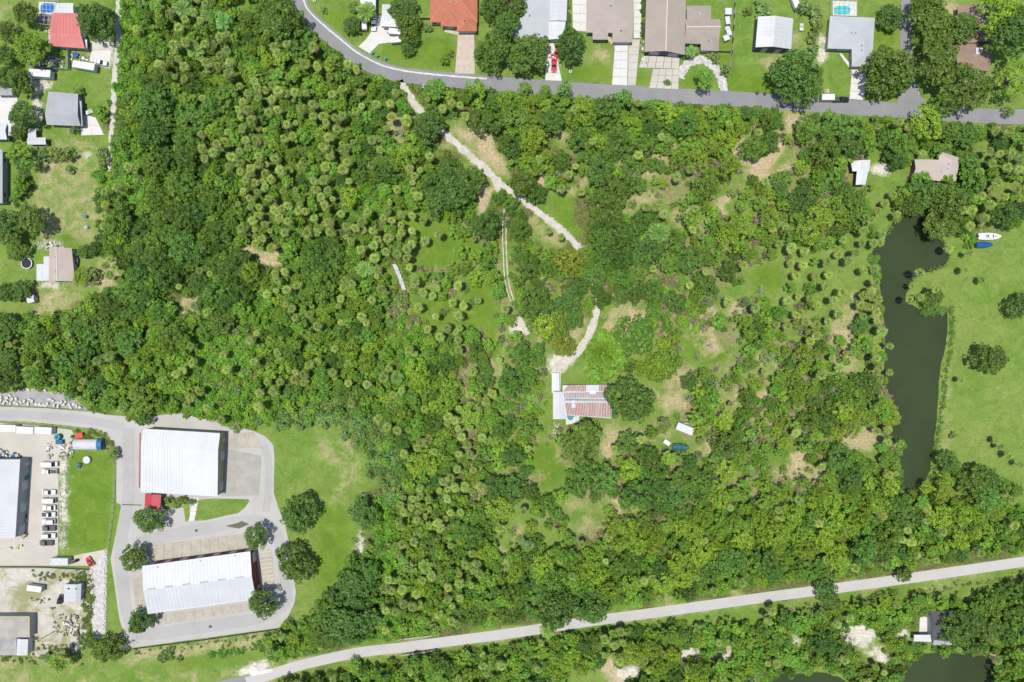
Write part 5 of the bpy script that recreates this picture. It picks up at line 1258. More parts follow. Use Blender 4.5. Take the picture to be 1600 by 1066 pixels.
# rubble beside the pale strip, and yard debris
m = MB()
for (x0, y0, x1, y1, n) in ((143,888,145,952,110),(165,862,163,985,190),(146,995,162,996,16)):
    for i in range(n):
        u = rnd.random(); p = P(x0+(x1-x0)*u+rnd.uniform(-2.2,2.2), y0+(y1-y0)*u+rnd.uniform(-1,1)); s = rnd.uniform(0.12,0.34)
        m.box((p.x,p.y,0.1+s*0.4),(s*2*rnd.uniform(0.7,1.3),s*2*rnd.uniform(0.6,1.2),s*rnd.uniform(0.8,1.6)),rnd.uniform(0,3),top=rnd.uniform(0.5,0.95))
tag(m.build('rubble', M['block']), 'heaps of broken white rock along both sides of the pale strip', 'rubble', kind='stuff')
def debris(area, n, mats, label, smax=0.8, z=0.1):
    m = MB()
    xs = [p[0] for p in area]; ys = [p[1] for p in area]
    for i in range(n):
        p = P(rnd.uniform(min(xs), max(xs)), rnd.uniform(min(ys), max(ys))); s = rnd.uniform(0.15, smax)
        m.box((p.x, p.y, z + s * 0.3), (s * rnd.uniform(0.8, 2.4), s * rnd.uniform(0.5, 1.2), s * 0.6), rnd.uniform(0, 3), rnd.randrange(len(mats)), rnd.uniform(0.6, 1.0))
    tag(m.build('debris', [M[k] for k in mats]), label, 'debris', kind='stuff')
debris([(56,86),(106,106)], 42, ['white_metal','grey_metal','wood','tarp_grey'], 'clutter of white and grey junk behind the low board fence', 1.0)
debris([(112,86),(140,98)], 20, ['white_metal','grey_metal','blue','wood'], 'clutter behind the travel trailer', 0.9)
debris([(72,690),(116,716)], 60, ['white_metal','grey_metal','wood','wood','dark_metal'], 'scattered materials in the yard beside the barrel-vaulted hut', 0.9)
debris([(30,722),(41,836)], 90, ['dark_metal','grey_metal','rust','wood','wall_dark'], 'machinery and scrap along the warehouse side', 1.2)
debris([(-10,703),(30,717)], 22, ['blue','grey_metal','dark_metal','white_metal'], 'blue machinery parts at the warehouse end', 1.5)
debris([(100,962),(124,990)], 34, ['wood','block','dead_wood','bark'], 'pile of timber and pale scrap on the sandy lot', 1.3)
debris([(128,914),(137,930)], 26, ['block','wood','white_metal'], 'white scrap beside the lot shed', 0.5)
debris([(94,715),(106,858)], 90, ['block','grey_metal','wood','white_rock'], 'pale rubble between the parked row and the lawn', 0.5)
debris([(70,48),(86,60)], 14, ['white_metal','grey_metal'], 'white junk left of the red-roofed house', 0.8)
debris([(50,377),(100,388)], 26, ['white_metal','grey_metal','dark_metal'], 'scattered items above the beige-roofed house', 0.6)
debris([(1000,64),(1010,104)], 40, ['dark_metal','white_metal','wood'], 'pots and clutter between the two driveways', 0.55)
debris([(1066,655),(1090,664)], 16, ['white_metal','grey_metal','dead_wood'], 'scrap above the tarped trailer', 0.7)
debris([(862,660),(878,690)], 60, ['white_rock','block','grey_metal'], 'pale rubble below the grey wing of the striped-roof house', 0.4)
debris([(1530,358),(1560,366)], 22, ['white_rock','grey_metal','wood'], 'scrap behind the white motor boat', 0.5)
debris([(0,850),(40,858)], 10, ['dark_metal','yellow','grey_metal'], 'small items below the warehouse', 0.5)
debris([(255,779),(292,793)], 16, ['white_rock','block'], 'pale stones in the planted bed beside the red canopy', 0.45, 0.13)
# the crumpled white sheet lying in the palms, a fallen beam, timber cross
ln = smooth_line([(616,413),(620,421),(625,433),(629,444),(632,453)], 1.6)
m = MB(); vs = []
for i, (x, y) in enumerate(ln):
    for j in range(5):
        q = P(x + (j - 2) * 1.6 + rnd.uniform(-0.4, 0.4), y + rnd.uniform(-0.4, 0.4)); vs.append((q.x, q.y, 0.45 + rnd.uniform(0, 0.5)))
n = len(ln)
m.add(vs, [(i*5+j, i*5+j+1, (i+1)*5+j+1, (i+1)*5+j) for i in range(n-1) for j in range(4)])
o = m.build('crumpled_sheet', M['roof_white']); tag(o, 'long crumpled white metal sheet lying among the palms', 'metal sheet')
sd = o.modifiers.new('solid', 'SOLIDIFY'); sd.thickness = 0.04
p = P(184, 993); tag(MB().box((0,0,0.25),(4.2,0.5,0.5)).box((0,0,0.55),(4.2,0.9,0.08)).build('steel_beam', M['tile_faded'], None, (p.x,p.y,0.1), R(10)), 'rusty pinkish steel beam beside the tree below the pale strip', 'beam')
p = P(78, 991); tag(MB().tube((-2.9,-1.5,0.25),(2.9,1.6,0.3),0.16,0.1,8).tube((0.5,0.3,0.3),(1.4,1.3,0.5),0.07,0.04,5).build('fallen_log', M['bark'], None, (p.x,p.y,0.1)), 'thin dark fallen log on the sandy lot', 'log')
# concrete well cover, mail boxes
for (x, y, lb) in ((492,2,'white square mailbox stand inside the road bend'), (891,113,'white round yard ornament on the lawn by the red car'), (1435,147,'white ringed post by the junction'), (662,136,'white round marker at the entrance to the shell track')):
    crate('yard_marker', lb, 'marker', x, y, [('base','white_metal','cyl',((0,0,0.3),0.55,0.6,10)), ('top','dark_metal','cyl',((0,0,0.63),0.3,0.06,10))])
p = P(1436, 706)
tag(MB().box((0,0,0),(0.1,0.1,0.1)).build('x', M['wood']), 'x', 'x') if False else None
A, B = P(1495,1014), P(1556,1022); d = B - A
t = thing('wooden_dock', 'yellowish wooden dock along the bank of the lower lake', 'dock', A, math.atan2(d.y, d.x))
for i in range(26): MB().box((d.length*(i+0.5)/26,0,0.12),(d.length/26-0.03,1.3,0.07)).build('plank', M['wood'], t)
for i in range(6):
    for s in (-1,1): MB().cyl((d.length*(i+0.5)/6,s*0.55,-0.4),0.1,1.2,8).build('pile', M['wood'], t)

# ------------------------------------------------------------------ plants: a few meshes of unit size, many individuals
def leaf_mesh(name, quads, var, mat, dead=None):
    """quads: (n,4,3) corner positions, var: per-leaf brightness"""
    q = np.asarray(quads, np.float32)
    n = len(q)
    me = fast_mesh(name, q.reshape(-1, 3), np.arange(n * 4, dtype=np.int32).reshape(n, 4), [mat])
    if dead is not None and any(dead):
        me.materials.append(M['dead_frond']); me.polygons.foreach_set('material_index', np.asarray(dead, np.int32))
    at = me.attributes.new('leafvar', 'FLOAT', 'FACE')
    at.data.foreach_set('value', np.asarray(var, np.float32))
    return me

def leaves_at(cen, nrm, size, rs, asp=0.62):
    """one leaf-cluster quad at each centre, facing nrm"""
    n = len(cen)
    nrm = nrm / (np.linalg.norm(nrm, axis=1, keepdims=True) + 1e-9)
    t = rs.normal(size=(n, 3)); t -= (t * nrm).sum(1, keepdims=True) * nrm
    t /= np.linalg.norm(t, axis=1, keepdims=True) + 1e-9
    b = np.cross(nrm, t)
    s = size[:, None]
    bend = nrm * s * rs.uniform(-0.25, 0.1, (n, 1))
    return np.stack([cen - t * s, cen - b * s * asp + bend, cen + t * s, cen + b * s * asp + bend], 1)

def crown_mesh(name, seed, clumps, per, crad, leaf, flat, lobes, spread, droop=0.0, mat='leaf'):
    rs = np.random.RandomState(seed)
    ph = rs.uniform(0, 6.28, 4); am = rs.uniform(0.4, 1.0, 4) * lobes
    Q, Vv = [], []
    pts = []
    tries = 0
    while len(pts) < clumps and tries < 4000:
        tries += 1
        a = rs.uniform(0, 6.283); rr = math.sqrt(rs.uniform(0, 1))
        edge = 1.0 + am[0] * math.sin(2 * a + ph[0]) + am[1] * math.sin(3 * a + ph[1]) + am[2] * math.sin(5 * a + ph[2]) + am[3] * 0.6 * math.sin(8 * a + ph[3])
        r = rr * edge * 0.9
        z = flat * math.sqrt(max(0.0, 1 - min(1.0, rr) ** 2)) * rs.uniform(0.45, 1.1) - 0.18 * rr
        p = np.array([r * math.cos(a), r * math.sin(a), z])
        if any(np.sum((p - q) ** 2) < spread ** 2 for q in pts): continue
        pts.append(p)
    for p in pts:
        c = crad * rs.uniform(0.7, 1.35)
        k = int(per * rs.uniform(0.8, 1.2))
        d = rs.normal(size=(k, 3)); d /= np.linalg.norm(d, axis=1, keepdims=True)
        d[:, 2] = np.where(d[:, 2] < -0.35, -d[:, 2], d[:, 2])
        rad = c * rs.uniform(0.65, 1.05, (k, 1)) * np.array([[1.0, 1.0, 0.72]])
        cen = p + d * rad
        nr = d * 0.9 + np.array([0, 0, 0.45]) + rs.normal(size=(k, 3)) * 0.35
        Q.append(leaves_at(cen, nr, leaf * rs.uniform(0.65, 1.35, k), rs))
        tone = rs.uniform(0.76, 1.2)
        Vv.append(tone * rs.uniform(0.78, 1.2, k))
    return leaf_mesh(name, np.concatenate(Q), np.concatenate(Vv), M[mat])

def limb_mesh(name, seed, n=7, base=0.07, reach=0.7, top=0.8, fork=0.42):
    """trunk and limbs for a unit tree: crown radius 1 in x,y; tree height 1 in z"""
    rs = random.Random(seed)
    m = MB()
    m.tube((0, 0, -0.02), (rs.uniform(-.03, .03), rs.uniform(-.03, .03), fork), base, base * 0.7, 8)
    m.tube((0, 0, -0.02), (0, 0, 0.05), base * 1.6, base, 8)
    for i in range(n):
        a = 6.283 * i / n + rs.uniform(-.3, .3); r = reach * rs.uniform(.6, 1); z = rs.uniform(fork + .15, top)
        p1 = Vector((r * .5 * math.cos(a), r * .5 * math.sin(a), fork + (z - fork) * .65)); p2 = Vector((r * math.cos(a + .2), r * math.sin(a + .2), z))
        m.tube((0, 0, fork - .04), p1, base * .55, base * .32, 6); m.tube(p1, p2, base * .32, base * .1, 5)
    return m.mesh(name, M['bark'])

def palm_crown(name, seed, n=30, fan=7):
    rs = np.random.RandomState(seed)
    Q, V, D = [], [], []
    old = rs.choice([1.1, .9, .84, .78])
    for i in range(n):
        t = (i / (n - 1)) ** 0.8
        az = i * 2.399 + rs.uniform(-.2, .2)
        el = R(80 - 112 * t + rs.uniform(-9, 9))
        d = np.array([math.cos(az) * math.cos(el), math.sin(az) * math.cos(el), math.sin(el)])
        side = np.array([-math.sin(az), math.cos(az), 0.0])
        up = np.cross(d, side) * -1
        L = rs.uniform(.26, .48) * (.55 + .45 * t)
        hub = d * L
        w = side * .02
        Q.append([-w * .8, hub - w, hub + w, w * .8]); V.append(.8); dd = int(t > old and rs.rand() < .8); D.append(dd)
        age = rs.uniform(.85, 1.2) if t < .85 else .75
        for k in range(fan):
            f = (k / (fan - 1) - .5) * 2
            ang = f * R(78)
            dr = d * math.cos(ang) + side * math.sin(ang)
            ln = rs.uniform(.42, .60) * (1 - .2 * abs(f)) * (.8 + .2 * t)
            tip = hub + dr * ln
            out = tip[:2] / (np.linalg.norm(tip[:2]) + 1e-9)
            tip = tip + np.array([out[0] * .10 * (1 - t), out[1] * .10 * (1 - t), -.16 - .14 * (1 - t)]) * rs.uniform(.6, 1.3)
            mid = hub + dr * ln * .55 + np.array([0, 0, .02])
            pw = np.cross(dr, up); pw /= np.linalg.norm(pw) + 1e-9
            pw = pw * .052
            Q.append([hub, mid - pw, tip, mid + pw]); V.append(age * rs.uniform(.62, 1.4)); D.append(dd)
    return leaf_mesh(name, Q, V, M['frond'], D)

def feather_crown(name, seed, n=15, leaflets=13, wide=.30, tall=62, jit=.15):
    rs = np.random.RandomState(seed)
    Q, V = [], []
    for i in range(n):
        az = i * 2.399 + rs.uniform(-jit, jit); t = i / (n - 1); el0 = R(tall - 62 * t); reach = rs.uniform(max(.5, 1 - jit * .9), 1.12)
        p = np.zeros(3); pts = [p.copy()]
        for s in range(leaflets):
            el = el0 - R(70) * (s / leaflets) ** 1.2
            p = p + np.array([math.cos(az) * math.cos(el), math.sin(az) * math.cos(el), math.sin(el)]) * 1.12 * reach / leaflets
            pts.append(p.copy())
        side = np.array([-math.sin(az), math.cos(az), 0.0])
        for s in range(1, leaflets):
            a, b = pts[s], pts[s + 1]
            d = (b - a) / (np.linalg.norm(b - a) + 1e-9)
            ln = wide * math.sin(math.pi * min(1, .15 + .85 * s / leaflets) * .93) + .05
            Q.append([a - side * .012, b - side * .012, b + side * .012, a + side * .012]); V.append(.9)
            for sg in (-1, 1):
                for o in (0.0, .5):
                    a2 = a + (b - a) * o
                    tip = a2 + side * sg * ln * rs.uniform(.85, 1.1) + d * ln * .55 + np.array([0, 0, -.07])
                    md = (a2 + tip) / 2
                    Q.append([a2, md - d * .028, tip, md + d * .028]); V.append(rs.uniform(.75, 1.25))
    return leaf_mesh(name, Q, V, M['frond'])

def dead_mesh(name, seed, n=9):
    rs = random.Random(seed); m = MB()
    m.tube((0, 0, -.05), (.03, 0, 1.1), .06, .045, 7)
    for i in range(n):
        a = 6.283 * i / n + rs.uniform(-.4, .4); z = rs.uniform(.6, 1.1); r = rs.uniform(.5, 1.0)
        p1 = Vector((r * .5 * math.cos(a), r * .5 * math.sin(a), z + rs.uniform(.1, .3))); p2 = Vector((r * math.cos(a + .3), r * math.sin(a + .3), z + rs.uniform(.2, .5)))
        m.tube((0, 0, z - .1), p1, .035, .024, 5); m.tube(p1, p2, .024, .008, 4)
        for k in range(3):
            q = p1.lerp(p2, rs.uniform(.1, .8)); b = a + rs.uniform(-1.3, 1.3)
            m.tube(q, q + Vector((.3 * math.cos(b), .3 * math.sin(b), rs.uniform(-.05, .2))), .012, .004, 4)
    return m.mesh(name, M['dead_wood'])

OAK = [crown_mesh('oak_crown', 100 + i, 44, 44, .20, .062, .62, .14, .15) for i in range(9)]
LONE = [crown_mesh('oak_crown', 150 + i, 60, 46, .19, .060, .66, .095, .135) for i in range(5)]
BROAD = [crown_mesh('broadleaf_crown', 200 + i, 22 + i, 40, .25, .085, .75, .15, .19) for i in range(10)]
YEL = [crown_mesh('feathery_crown', 300 + i, 60, 26, .17, .050, .55, .08, .12) for i in range(6)]
SHRUB = [crown_mesh('shrub_foliage', 400 + i, 11, 26, .40, .16, .75, .12, .30) for i in range(6)]
TUFT = [crown_mesh('tuft', 500 + i, 4, 12, .5, .30, .5, .2, .3) for i in range(3)]
PALM = [palm_crown('palm_crown', 600 + i, 22 + 2 * i, 7) for i in range(10)]
FEA = [feather_crown('feather_palm_crown', 700 + i) for i in range(3)]
BAMBOO = [feather_crown('arching_stems', 750, 60, 10, .11, 88, 1.2)]
DEAD = [dead_mesh('dead_branches', 800 + i) for i in range(5)]
LIMB = [limb_mesh('limbs', 900 + i) for i in range(5)]
STEM = [limb_mesh('stems', 950 + i, 6, .05, .6, .75, .2) for i in range(3)]
_m = MB(); _prev = Vector((0, 0, -.03))
for _i in range(6):
    _p = Vector((.04 * math.sin(_i), .04 * math.cos(_i * 1.3), (_i + 1) / 6)); _m.tube(_prev, _p, .085 - .006 * _i, .08 - .006 * _i, 8); _prev = _p
PTRUNK = _m.mesh('palm_trunk', M['palm_bark'])

KIND = {  # crown meshes, trunk meshes, trunk scale, height as a multiple of radius, lift of the crown centre below the top, base colour, spread of colour
    'live_oak': (OAK, LIMB, (1.15, 1.85), .50, (.074, .146, .019)),
    'broadleaf_tree': (BROAD, LIMB, (1.4, 2.9), .60, (.118, .226, .022)),
    'feathery_tree': (YEL, LIMB, (1.6, 2.4), .45, (.160, .262, .019)),
    'sabal_palm': (PALM, [PTRUNK], (2.3, 4.3), .0, (.152, .216, .038)),
    'feather_palm': (FEA, [PTRUNK], (1.6, 2.2), .0, (.125, .235, .045)),
    'bamboo_clump': (BAMBOO, STEM, (1.0, 1.2), .75, (.12, .25, .03)),
    'shrub': (SHRUB, STEM, (1.0, 1.4), .55, (.130, .195, .050)),
}
def tone_of(kind, tint=None, k=0.27):
    c = tint or KIND[kind][4]
    f = rnd.uniform(1 - k, 1 + k); w = rnd.uniform(-.14, .14) if kind not in ('sabal_palm', 'feathery_tree') else rnd.uniform(-.09, .09)
    return (c[0] * f * (1 + w), c[1] * f, c[2] * f * (1 - w))

TREES = []      # kind, px, py, r (m), h (m), tone
grid = {}
def near(px, py, r, f):
    for gx_ in range(int(px // 40) - 1, int(px // 40) + 2):
        for gy_ in range(int(py // 40) - 1, int(py // 40) + 2):
            for (x, y, rr) in grid.get((gx_, gy_), ()):
                if (x - px) ** 2 + (y - py) ** 2 < ((r + rr) * f) ** 2: return True
    return False
def put(kind, px, py, rpx, h=None, tint=None, hand=False):
    r = rpx * S
    hk = KIND[kind][2]
    if h is None: h = r * rnd.uniform(*hk)
    if kind in ('live_oak', 'broadleaf_tree', 'feathery_tree'): h = min(13.0, max(3.2, h))
    grid.setdefault((int(px // 40), int(py // 40)), []).append((px, py, rpx))
    TREES.append((kind, px, py, r, h, tone_of(kind, tint or ((.074, .132, .020) if hand and kind == 'live_oak' else None), 0.16 if hand else 0.27), hand))

O_, B_, Y_, P_, S_ = 'live_oak', 'broadleaf_tree', 'feathery_tree', 'sabal_palm', 'shrub'
for a in ((149,35,29),(41,22,19),(13,48,15),(10,88,17),(32,128,20),(12,120,18),(36,180,21),(30,205,13),(17,348,25),(50,344,22),(15,370,20),(28,393,16),(134,393,14),(150,388,13),
          (6,457,16),(32,455,18),(8,500,14),(13,515,17),(13,560,16),(9,592,20),(235,812,24),(209,871,20),(222,969,22),(401,839,21),(413,943,22),(463,880,29),(467,803,31),(571,803,25),(553,915,28),
          (170,1014,21),(143,1003,12),(445,35,33),(550,39,14),(630,15,21),(637,36,20),(640,56,17),(638,76,13),(770,15,23),(800,10,26),(790,42,23),(772,80,33),(826,86,31),(890,72,27),(1240,110,34),(1258,135,32),(1230,138,22),
          (1387,112,42),(1455,38,34),(1462,92,38),(1503,45,21),(1508,138,38),(1475,165,26),(1574,58,36),(1392,26,20),(1436,10,18),(670,198,24),(985,627,39),(907,692,32),(820,290,23),(1592,478,22),(1545,560,27),
          (1480,722,20),(1520,748,26),(1540,752,22),(1456,466,18),(225,655,13),(1447,305,26),(1478,318,30),(1470,350,24),(1566,336,22),(1425,320,20),(540,975,34),(515,990,24),(700,300,34),(730,285,26),(905,700,20),
          (1492,982,24),(1512,970,20),(1545,980,20),(1485,310,22),(1587,20,16),(1300,940,14),(925,945,30),(870,955,28),(1075,925,16),(1290,925,20),(1412,898,14)): put(O_, *a, hand=True)
for a in ((48,75,23),(68,78,11),(38,235,12),(44,255,12),(25,240,12),(33,285,11),(30,303,11),(58,508,13),(110,500,14),(58,590,20),(91,1032,14),(1101,125,14),(694,93,9),(1500,745,10),(680,140,16),(745,140,15),(820,140,11),(852,143,11),(882,140,13),(975,156,15),(1575,175,9),(1478,283,14)): put(B_, *a, hand=True)
for a in ((1447,192,24),(1556,14,33),(128,432,15),(1586,122,26),(635,243,20),(1380,630,14),(1180,600,14),(1265,605,18)): put(Y_, *a, hand=True)
put(Y_, 887, 410, 24, tint=(.21, .235, .022), hand=True); put(O_, 883, 541, 20, tint=(.16, .18, .022), hand=True); put(B_, 1036, 570, 30, 6.0, (.125, .205, .018), True); put(B_, 990, 523, 32, 7.0, (.115, .205, .024), True)
for a in ((1372,330,9),(1384,318,9),(1362,345,9),(1350,360,10),(1378,366,9),(1366,380,9),(1376,379,9),(1351,423,9),(1367,420,9),(1369,441,9),(1350,462,10),(1362,455,10),(1372,468,10),(1345,478,10),(1358,480,10),(1370,488,10),(1350,495,9),
          (1391,541,8),(1375,575,9),(1390,582,8),(1370,560,9),(1388,672,9),(1408,694,8),(1483,389,9),(1438,426,10),(1422,468,9),(1439,465,8),(1425,446,6),(1462,453,9),(1516,353,10),(1516,395,7),(1509,421,9),(1535,438,8),(1503,594,6),(1556,689,7),(1565,699,7),(1577,713,8),(1596,727,7),(1572,777,9),(1582,782,8),
          (1551,255,10),(1563,240,9),(1575,262,10),(1560,285,10),(1550,296,9),(1582,240,9),(1592,265,10),(1570,308,9),(1563,320,9),(1590,296,9),(1547,235,8),(163,300,9),(164,320,9),(163,338,9),(162,354,9),(172,405,9),(163,415,9),(178,418,9),(170,430,9),(183,437,9),
          (857,360,8),(877,370,8),(908,300,9),(1038,335,11),(1318,375,8),(1288,375,7),(1331,250,6),(1020,420,9),(740,735,8),(625,870,8)): put(P_, *a, hand=True)
for a in ((287,14,14),(325,24,12),(350,34,13),(1030,364,16),(573,18,14),(570,420,12),(855,985,12),(1080,80,9),(305,80,12),(620,590,11),(665,885,12),(1475,330,10)): put('feather_palm', *a, hand=True)
put('bamboo_clump', 940, 552, 27, 8.0, (.135, .230, .020), True); put(B_, 945, 556, 37, 6.0, (.12, .235, .024), True)
for a in ((88,243,12),(72,243,10),(104,244,11),(111,265,7),(161,240,9),(162,252,9),(125,146,8),(118,205,8),(146,432,12),(668,43,7),(706,84,6),(935,57,4),(1340,470,6),(1223,735,7),(300,783,6),(264,781,7),(275,786,6),(285,779,7),(75,1028,8),(265,1022,8),(255,1028,9),(179,710,8),(280,1030,5),(1255,10,12),(1272,20,12),(1278,45,9),(1270,60,9),(1268,80,9),(1190,15,13),(1168,18,8),(506,15,5),(555,14,9),(620,30,8),(1073,85,7),(1085,82,6),(1120,92,7),(1130,110,8),(1110,86,6),(1345,240,6),(1490,680,6)): put(S_, *a, hand=True)
for (x, y) in ((1415,300),(1440,280)): put(B_, x, y, 12, hand=True)

MIX = {'o': ((O_, .60, 10, 24), (B_, .34, 6, 14), (P_, .06, 7, 10)), 'p': ((P_, .66, 6.2, 11.2), (B_, .28, 5, 12), (S_, .06, 5, 8)), 'q': ((P_, .84, 7.6, 11.5), (S_, .08, 4, 7), (B_, .08, 6, 11)),
       'y': ((Y_, .62, 9, 19), (B_, .24, 6, 12), (P_, .08, 7, 9), (O_, .06, 10, 16)), 'm': ((B_, .58, 5, 13), (P_, .20, 6.2, 10.4), (O_, .08, 9, 16), (Y_, .10, 7, 12), (S_, .04, 5, 8)),
       'v': ((B_, .30, 5, 9), (S_, .56, 5, 9), (P_, .14, 7.5, 9.5)), 'b': ((S_, .80, 5, 9), (B_, .20, 6, 9)), 's': ((S_, .55, 4, 9), (B_, .33, 5, 10), (P_, .12, 6, 9))}
FILL = {'o': .62, 'p': .64, 'q': .95, 'y': .66, 'm': .64, 'v': 1.15, 'b': .95, 's': 1.25}
VINE = (.112, .245, .020)
for big in (16, 9, 0):            # large crowns first
    for _ in range(30000 if big else 46000):
        px, py = rnd.uniform(-22, 1622), rnd.uniform(-22, 1088)
        c = land(px + rnd.gauss(0, 5), py + rnd.gauss(0, 5))
        if c not in MIX: continue
        u = rnd.random(); k = 0
        for (kind, w, r0, r1) in MIX[c]:
            u -= w
            if u <= 0: break
        rp = rnd.uniform(r0, r1)
        if rp < big: continue
        if py < 158 and px > 640 and land(px, py) == '.': continue
        if at_mask(no_tree, px, py) or any(at_mask(clear_m, px + rp * .85 * math.cos(q_), py + rp * .85 * math.sin(q_)) for q_ in (0, .8, 1.6, 2.4, 3.1, 3.9, 4.7, 5.5)) or at_mask(clear_m, px, py): continue
        if rp > 11 and any(at_mask(no_tree, px + rp * .6 * math.cos(q_), py + rp * .6 * math.sin(q_)) for q_ in (0, 1.6, 3.1, 4.7)): continue
        f = FILL[c] * (1.12 if kind == P_ and c != 'p' else 1.0)
        f *= rnd.choice((.78, .9, 1.0, 1.1, 1.35))
        if c == 'q': f = rnd.choice((.85, 1.2, 1.5, 2.0))
        if c in 'opym' and at_mask(open_m, px, py): f *= 1.22
        if near(px, py, rp, f): continue
        tint = None
        if kind == B_ and c == 'v': tint = VINE
        if kind == B_ and c == 's': tint = (.14, .19, .06)
        if kind == S_ and at_mask(open_m, px, py) and rnd.random() < .4: tint = (.165, .165, .095)
        put(kind, px, py, rp, None, tint)
deads = [(990,272,13),(625,207,12),(1075,625,9),(905,215,9),(1110,540,9),(1145,605,10),(537,365,10),(965,810,10),(1190,455,11),(1130,650,11),(1105,465,8),(1075,424,9),(1180,345,9),(197,1009,9),(640,885,12),(790,345,9),(1330,1000,9),(1090,560,9),(1300,610,8),(730,310,8),(1205,335,8),(1260,670,8),(1040,390,8),(1120,600,10),(1155,560,9),(1240,560,9),(1310,640,9),(1175,690,10),(880,470,9),(1340,600,8),(1010,455,8),(1225,470,8),(850,440,9),(1060,760,9),(700,420,8),(1285,300,9),(520,380,9)]

# ------------------------------------------------------------------ which plants become individuals, and what each is called
MARKS = [('the terracotta house', 708, 25), ('the turquoise pool', 1318, 15), ('the white barn', 1210, 50), ('the large white-roofed building', 282, 722), ('the long storage building', 312, 910),
         ('the striped-roof house', 915, 628), ('the white boat', 1542, 370), ('the black-roofed house', 1475, 980), ('the grey metal-roofed house', 100, 170), ('the beige-roofed house', 95, 412),
         ('the crumpled white sheet', 624, 433), ('the lime grass circle', 1198, 435), ('the fork in the track', 783, 290), ('the trail bridge', 655, 1008), ('the road bend', 560, 92),
         ('the red car', 865, 103), ('the pond house', 1465, 262), ('the red-roofed house', 105, 48), ('the lot shed', 113, 926), ('the teal covered boat', 1063, 698), ("the pond's narrow lower end", 1428, 745),
         ("the pond's peninsula", 1445, 450), ('the gravel lot', 60, 624), ('the white garage', 1345, 268), ('the brown house', 1520, 90), ('the wooden dock', 1525, 1018), ('the horseshoe drive', 1098, 110)]
used = {}
def ordinal(n): return '%d%s' % (n, 'th' if 10 <= n % 100 <= 20 else {1: 'st', 2: 'nd', 3: 'rd'}.get(n % 10, 'th'))
NOUN = {'live_oak': 'dark oak', 'broadleaf_tree': 'leafy tree', 'feathery_tree': 'feathery tree', 'sabal_palm': 'fan palm', 'feather_palm': 'feather palm', 'bamboo_clump': 'arching bright green clump', 'shrub': 'low shrub', 'dead_tree': 'bare dead tree'}
CAT = {'live_oak': 'tree', 'broadleaf_tree': 'tree', 'feathery_tree': 'tree', 'sabal_palm': 'palm', 'feather_palm': 'palm', 'bamboo_clump': 'clump', 'shrub': 'shrub', 'dead_tree': 'dead tree'}
GROUP = {'live_oak': 'dark oaks', 'broadleaf_tree': 'leafy green trees', 'feathery_tree': 'yellow-green feathery trees', 'sabal_palm': 'fan palms', 'feather_palm': 'feather palms', 'bamboo_clump': 'arching clumps', 'shrub': 'shrubs', 'dead_tree': 'bare dead trees'}
def make_labels(items):
    """items: kind, px, py, r, tone -> a label for each: looks, then rank among its like on one side of the nearest landmark"""
    buck = {}
    for i, (kind, px, py, r, tone) in enumerate(items):
        mk = min(MARKS, key=lambda q: (q[1] - px) ** 2 + (q[2] - py) ** 2)
        dx, dy = px - mk[1], py - mk[2]
        side = ('right of' if dx > 0 else 'left of') if abs(dx) > abs(dy) else ('below' if dy > 0 else 'above')
        big = {'live_oak': (3.4, 5.2), 'broadleaf_tree': (2.0, 2.9), 'feathery_tree': (2.6, 3.6), 'sabal_palm': (1.75, 2.15), 'shrub': (1.2, 1.8)}.get(kind, (2.2, 3.0))
        size = 'small' if r < big[0] else 'large' if r > big[1] else 'mid-sized'
        buck.setdefault((kind, size, mk[0], side), []).append((math.hypot(dx, dy), i))
    out = [None] * len(items)
    for (kind, size, mk, side), lst in buck.items():
        lst.sort()
        for k, (_, i) in enumerate(lst):
            out[i] = '%s %s, %s %s %s' % (size, NOUN[kind], ('the only one' if len(lst) == 1 else ordinal(k + 1) + ' nearest'), side, mk)
    return out
byk = {}
for t_ in TREES: byk.setdefault(t_[0], []).append(t_)
single, mass = [], []
LIMIT = {'live_oak': 300, 'broadleaf_tree': 300, 'feathery_tree': 300, 'sabal_palm': 300, 'feather_palm': 50, 'bamboo_clump': 5, 'shrub': 140}
for k, lst in byk.items():
    lst.sort(key=lambda q: (not q[6], -q[3]))
    inside = [q for q in lst if 6 < q[1] < 1594 and 6 < q[2] < 1060]
    single += inside[:LIMIT[k]]
    mass += inside[LIMIT[k]:] + [q for q in lst if not (6 < q[1] < 1594 and 6 < q[2] < 1060)]
labels = make_labels([(q[0], q[1], q[2], q[3], q[5]) for q in single])
def plant(kind, px, py, r, h, tone, label, i, lone=False):
    crowns, trunks, _, sink, _ = KIND[kind]
    if lone and (kind == 'live_oak' or (kind == 'broadleaf_tree' and r > 4)): crowns = LONE
    zc = max(0.3, h - sink * r)
    p = P(px, py, zc)
    t = thing(kind, label, CAT[kind], (p.x, p.y, 0), rnd.uniform(0, 6.28), GROUP[kind])
    c = link('crown' if kind != 'shrub' else 'foliage', crowns[i % len(crowns)], t, (0, 0, zc), 0, (r * rnd.uniform(.86, 1.14), r * rnd.uniform(.86, 1.14), r * rnd.uniform(.85, 1.25)))
    if kind == 'sabal_palm': c.rotation_euler = (rnd.uniform(-.3, .3), rnd.uniform(-.3, .3), 0)
    c['tone'] = tone
    if kind in ('sabal_palm', 'feather_palm'): link('trunk', trunks[0], t, (0, 0, 0), 0, (2.1, 2.1, zc))
    else: link('trunk' if kind != 'shrub' else 'stem', trunks[i % len(trunks)], t, (0, 0, 0), 0, (r * .95, r * .95, zc + .35 * r))
for i, (q, lb) in enumerate(zip(single, labels)):
    plant(q[0], q[1], q[2], q[3], q[4], q[5], lb, rnd.randrange(99), q[6])
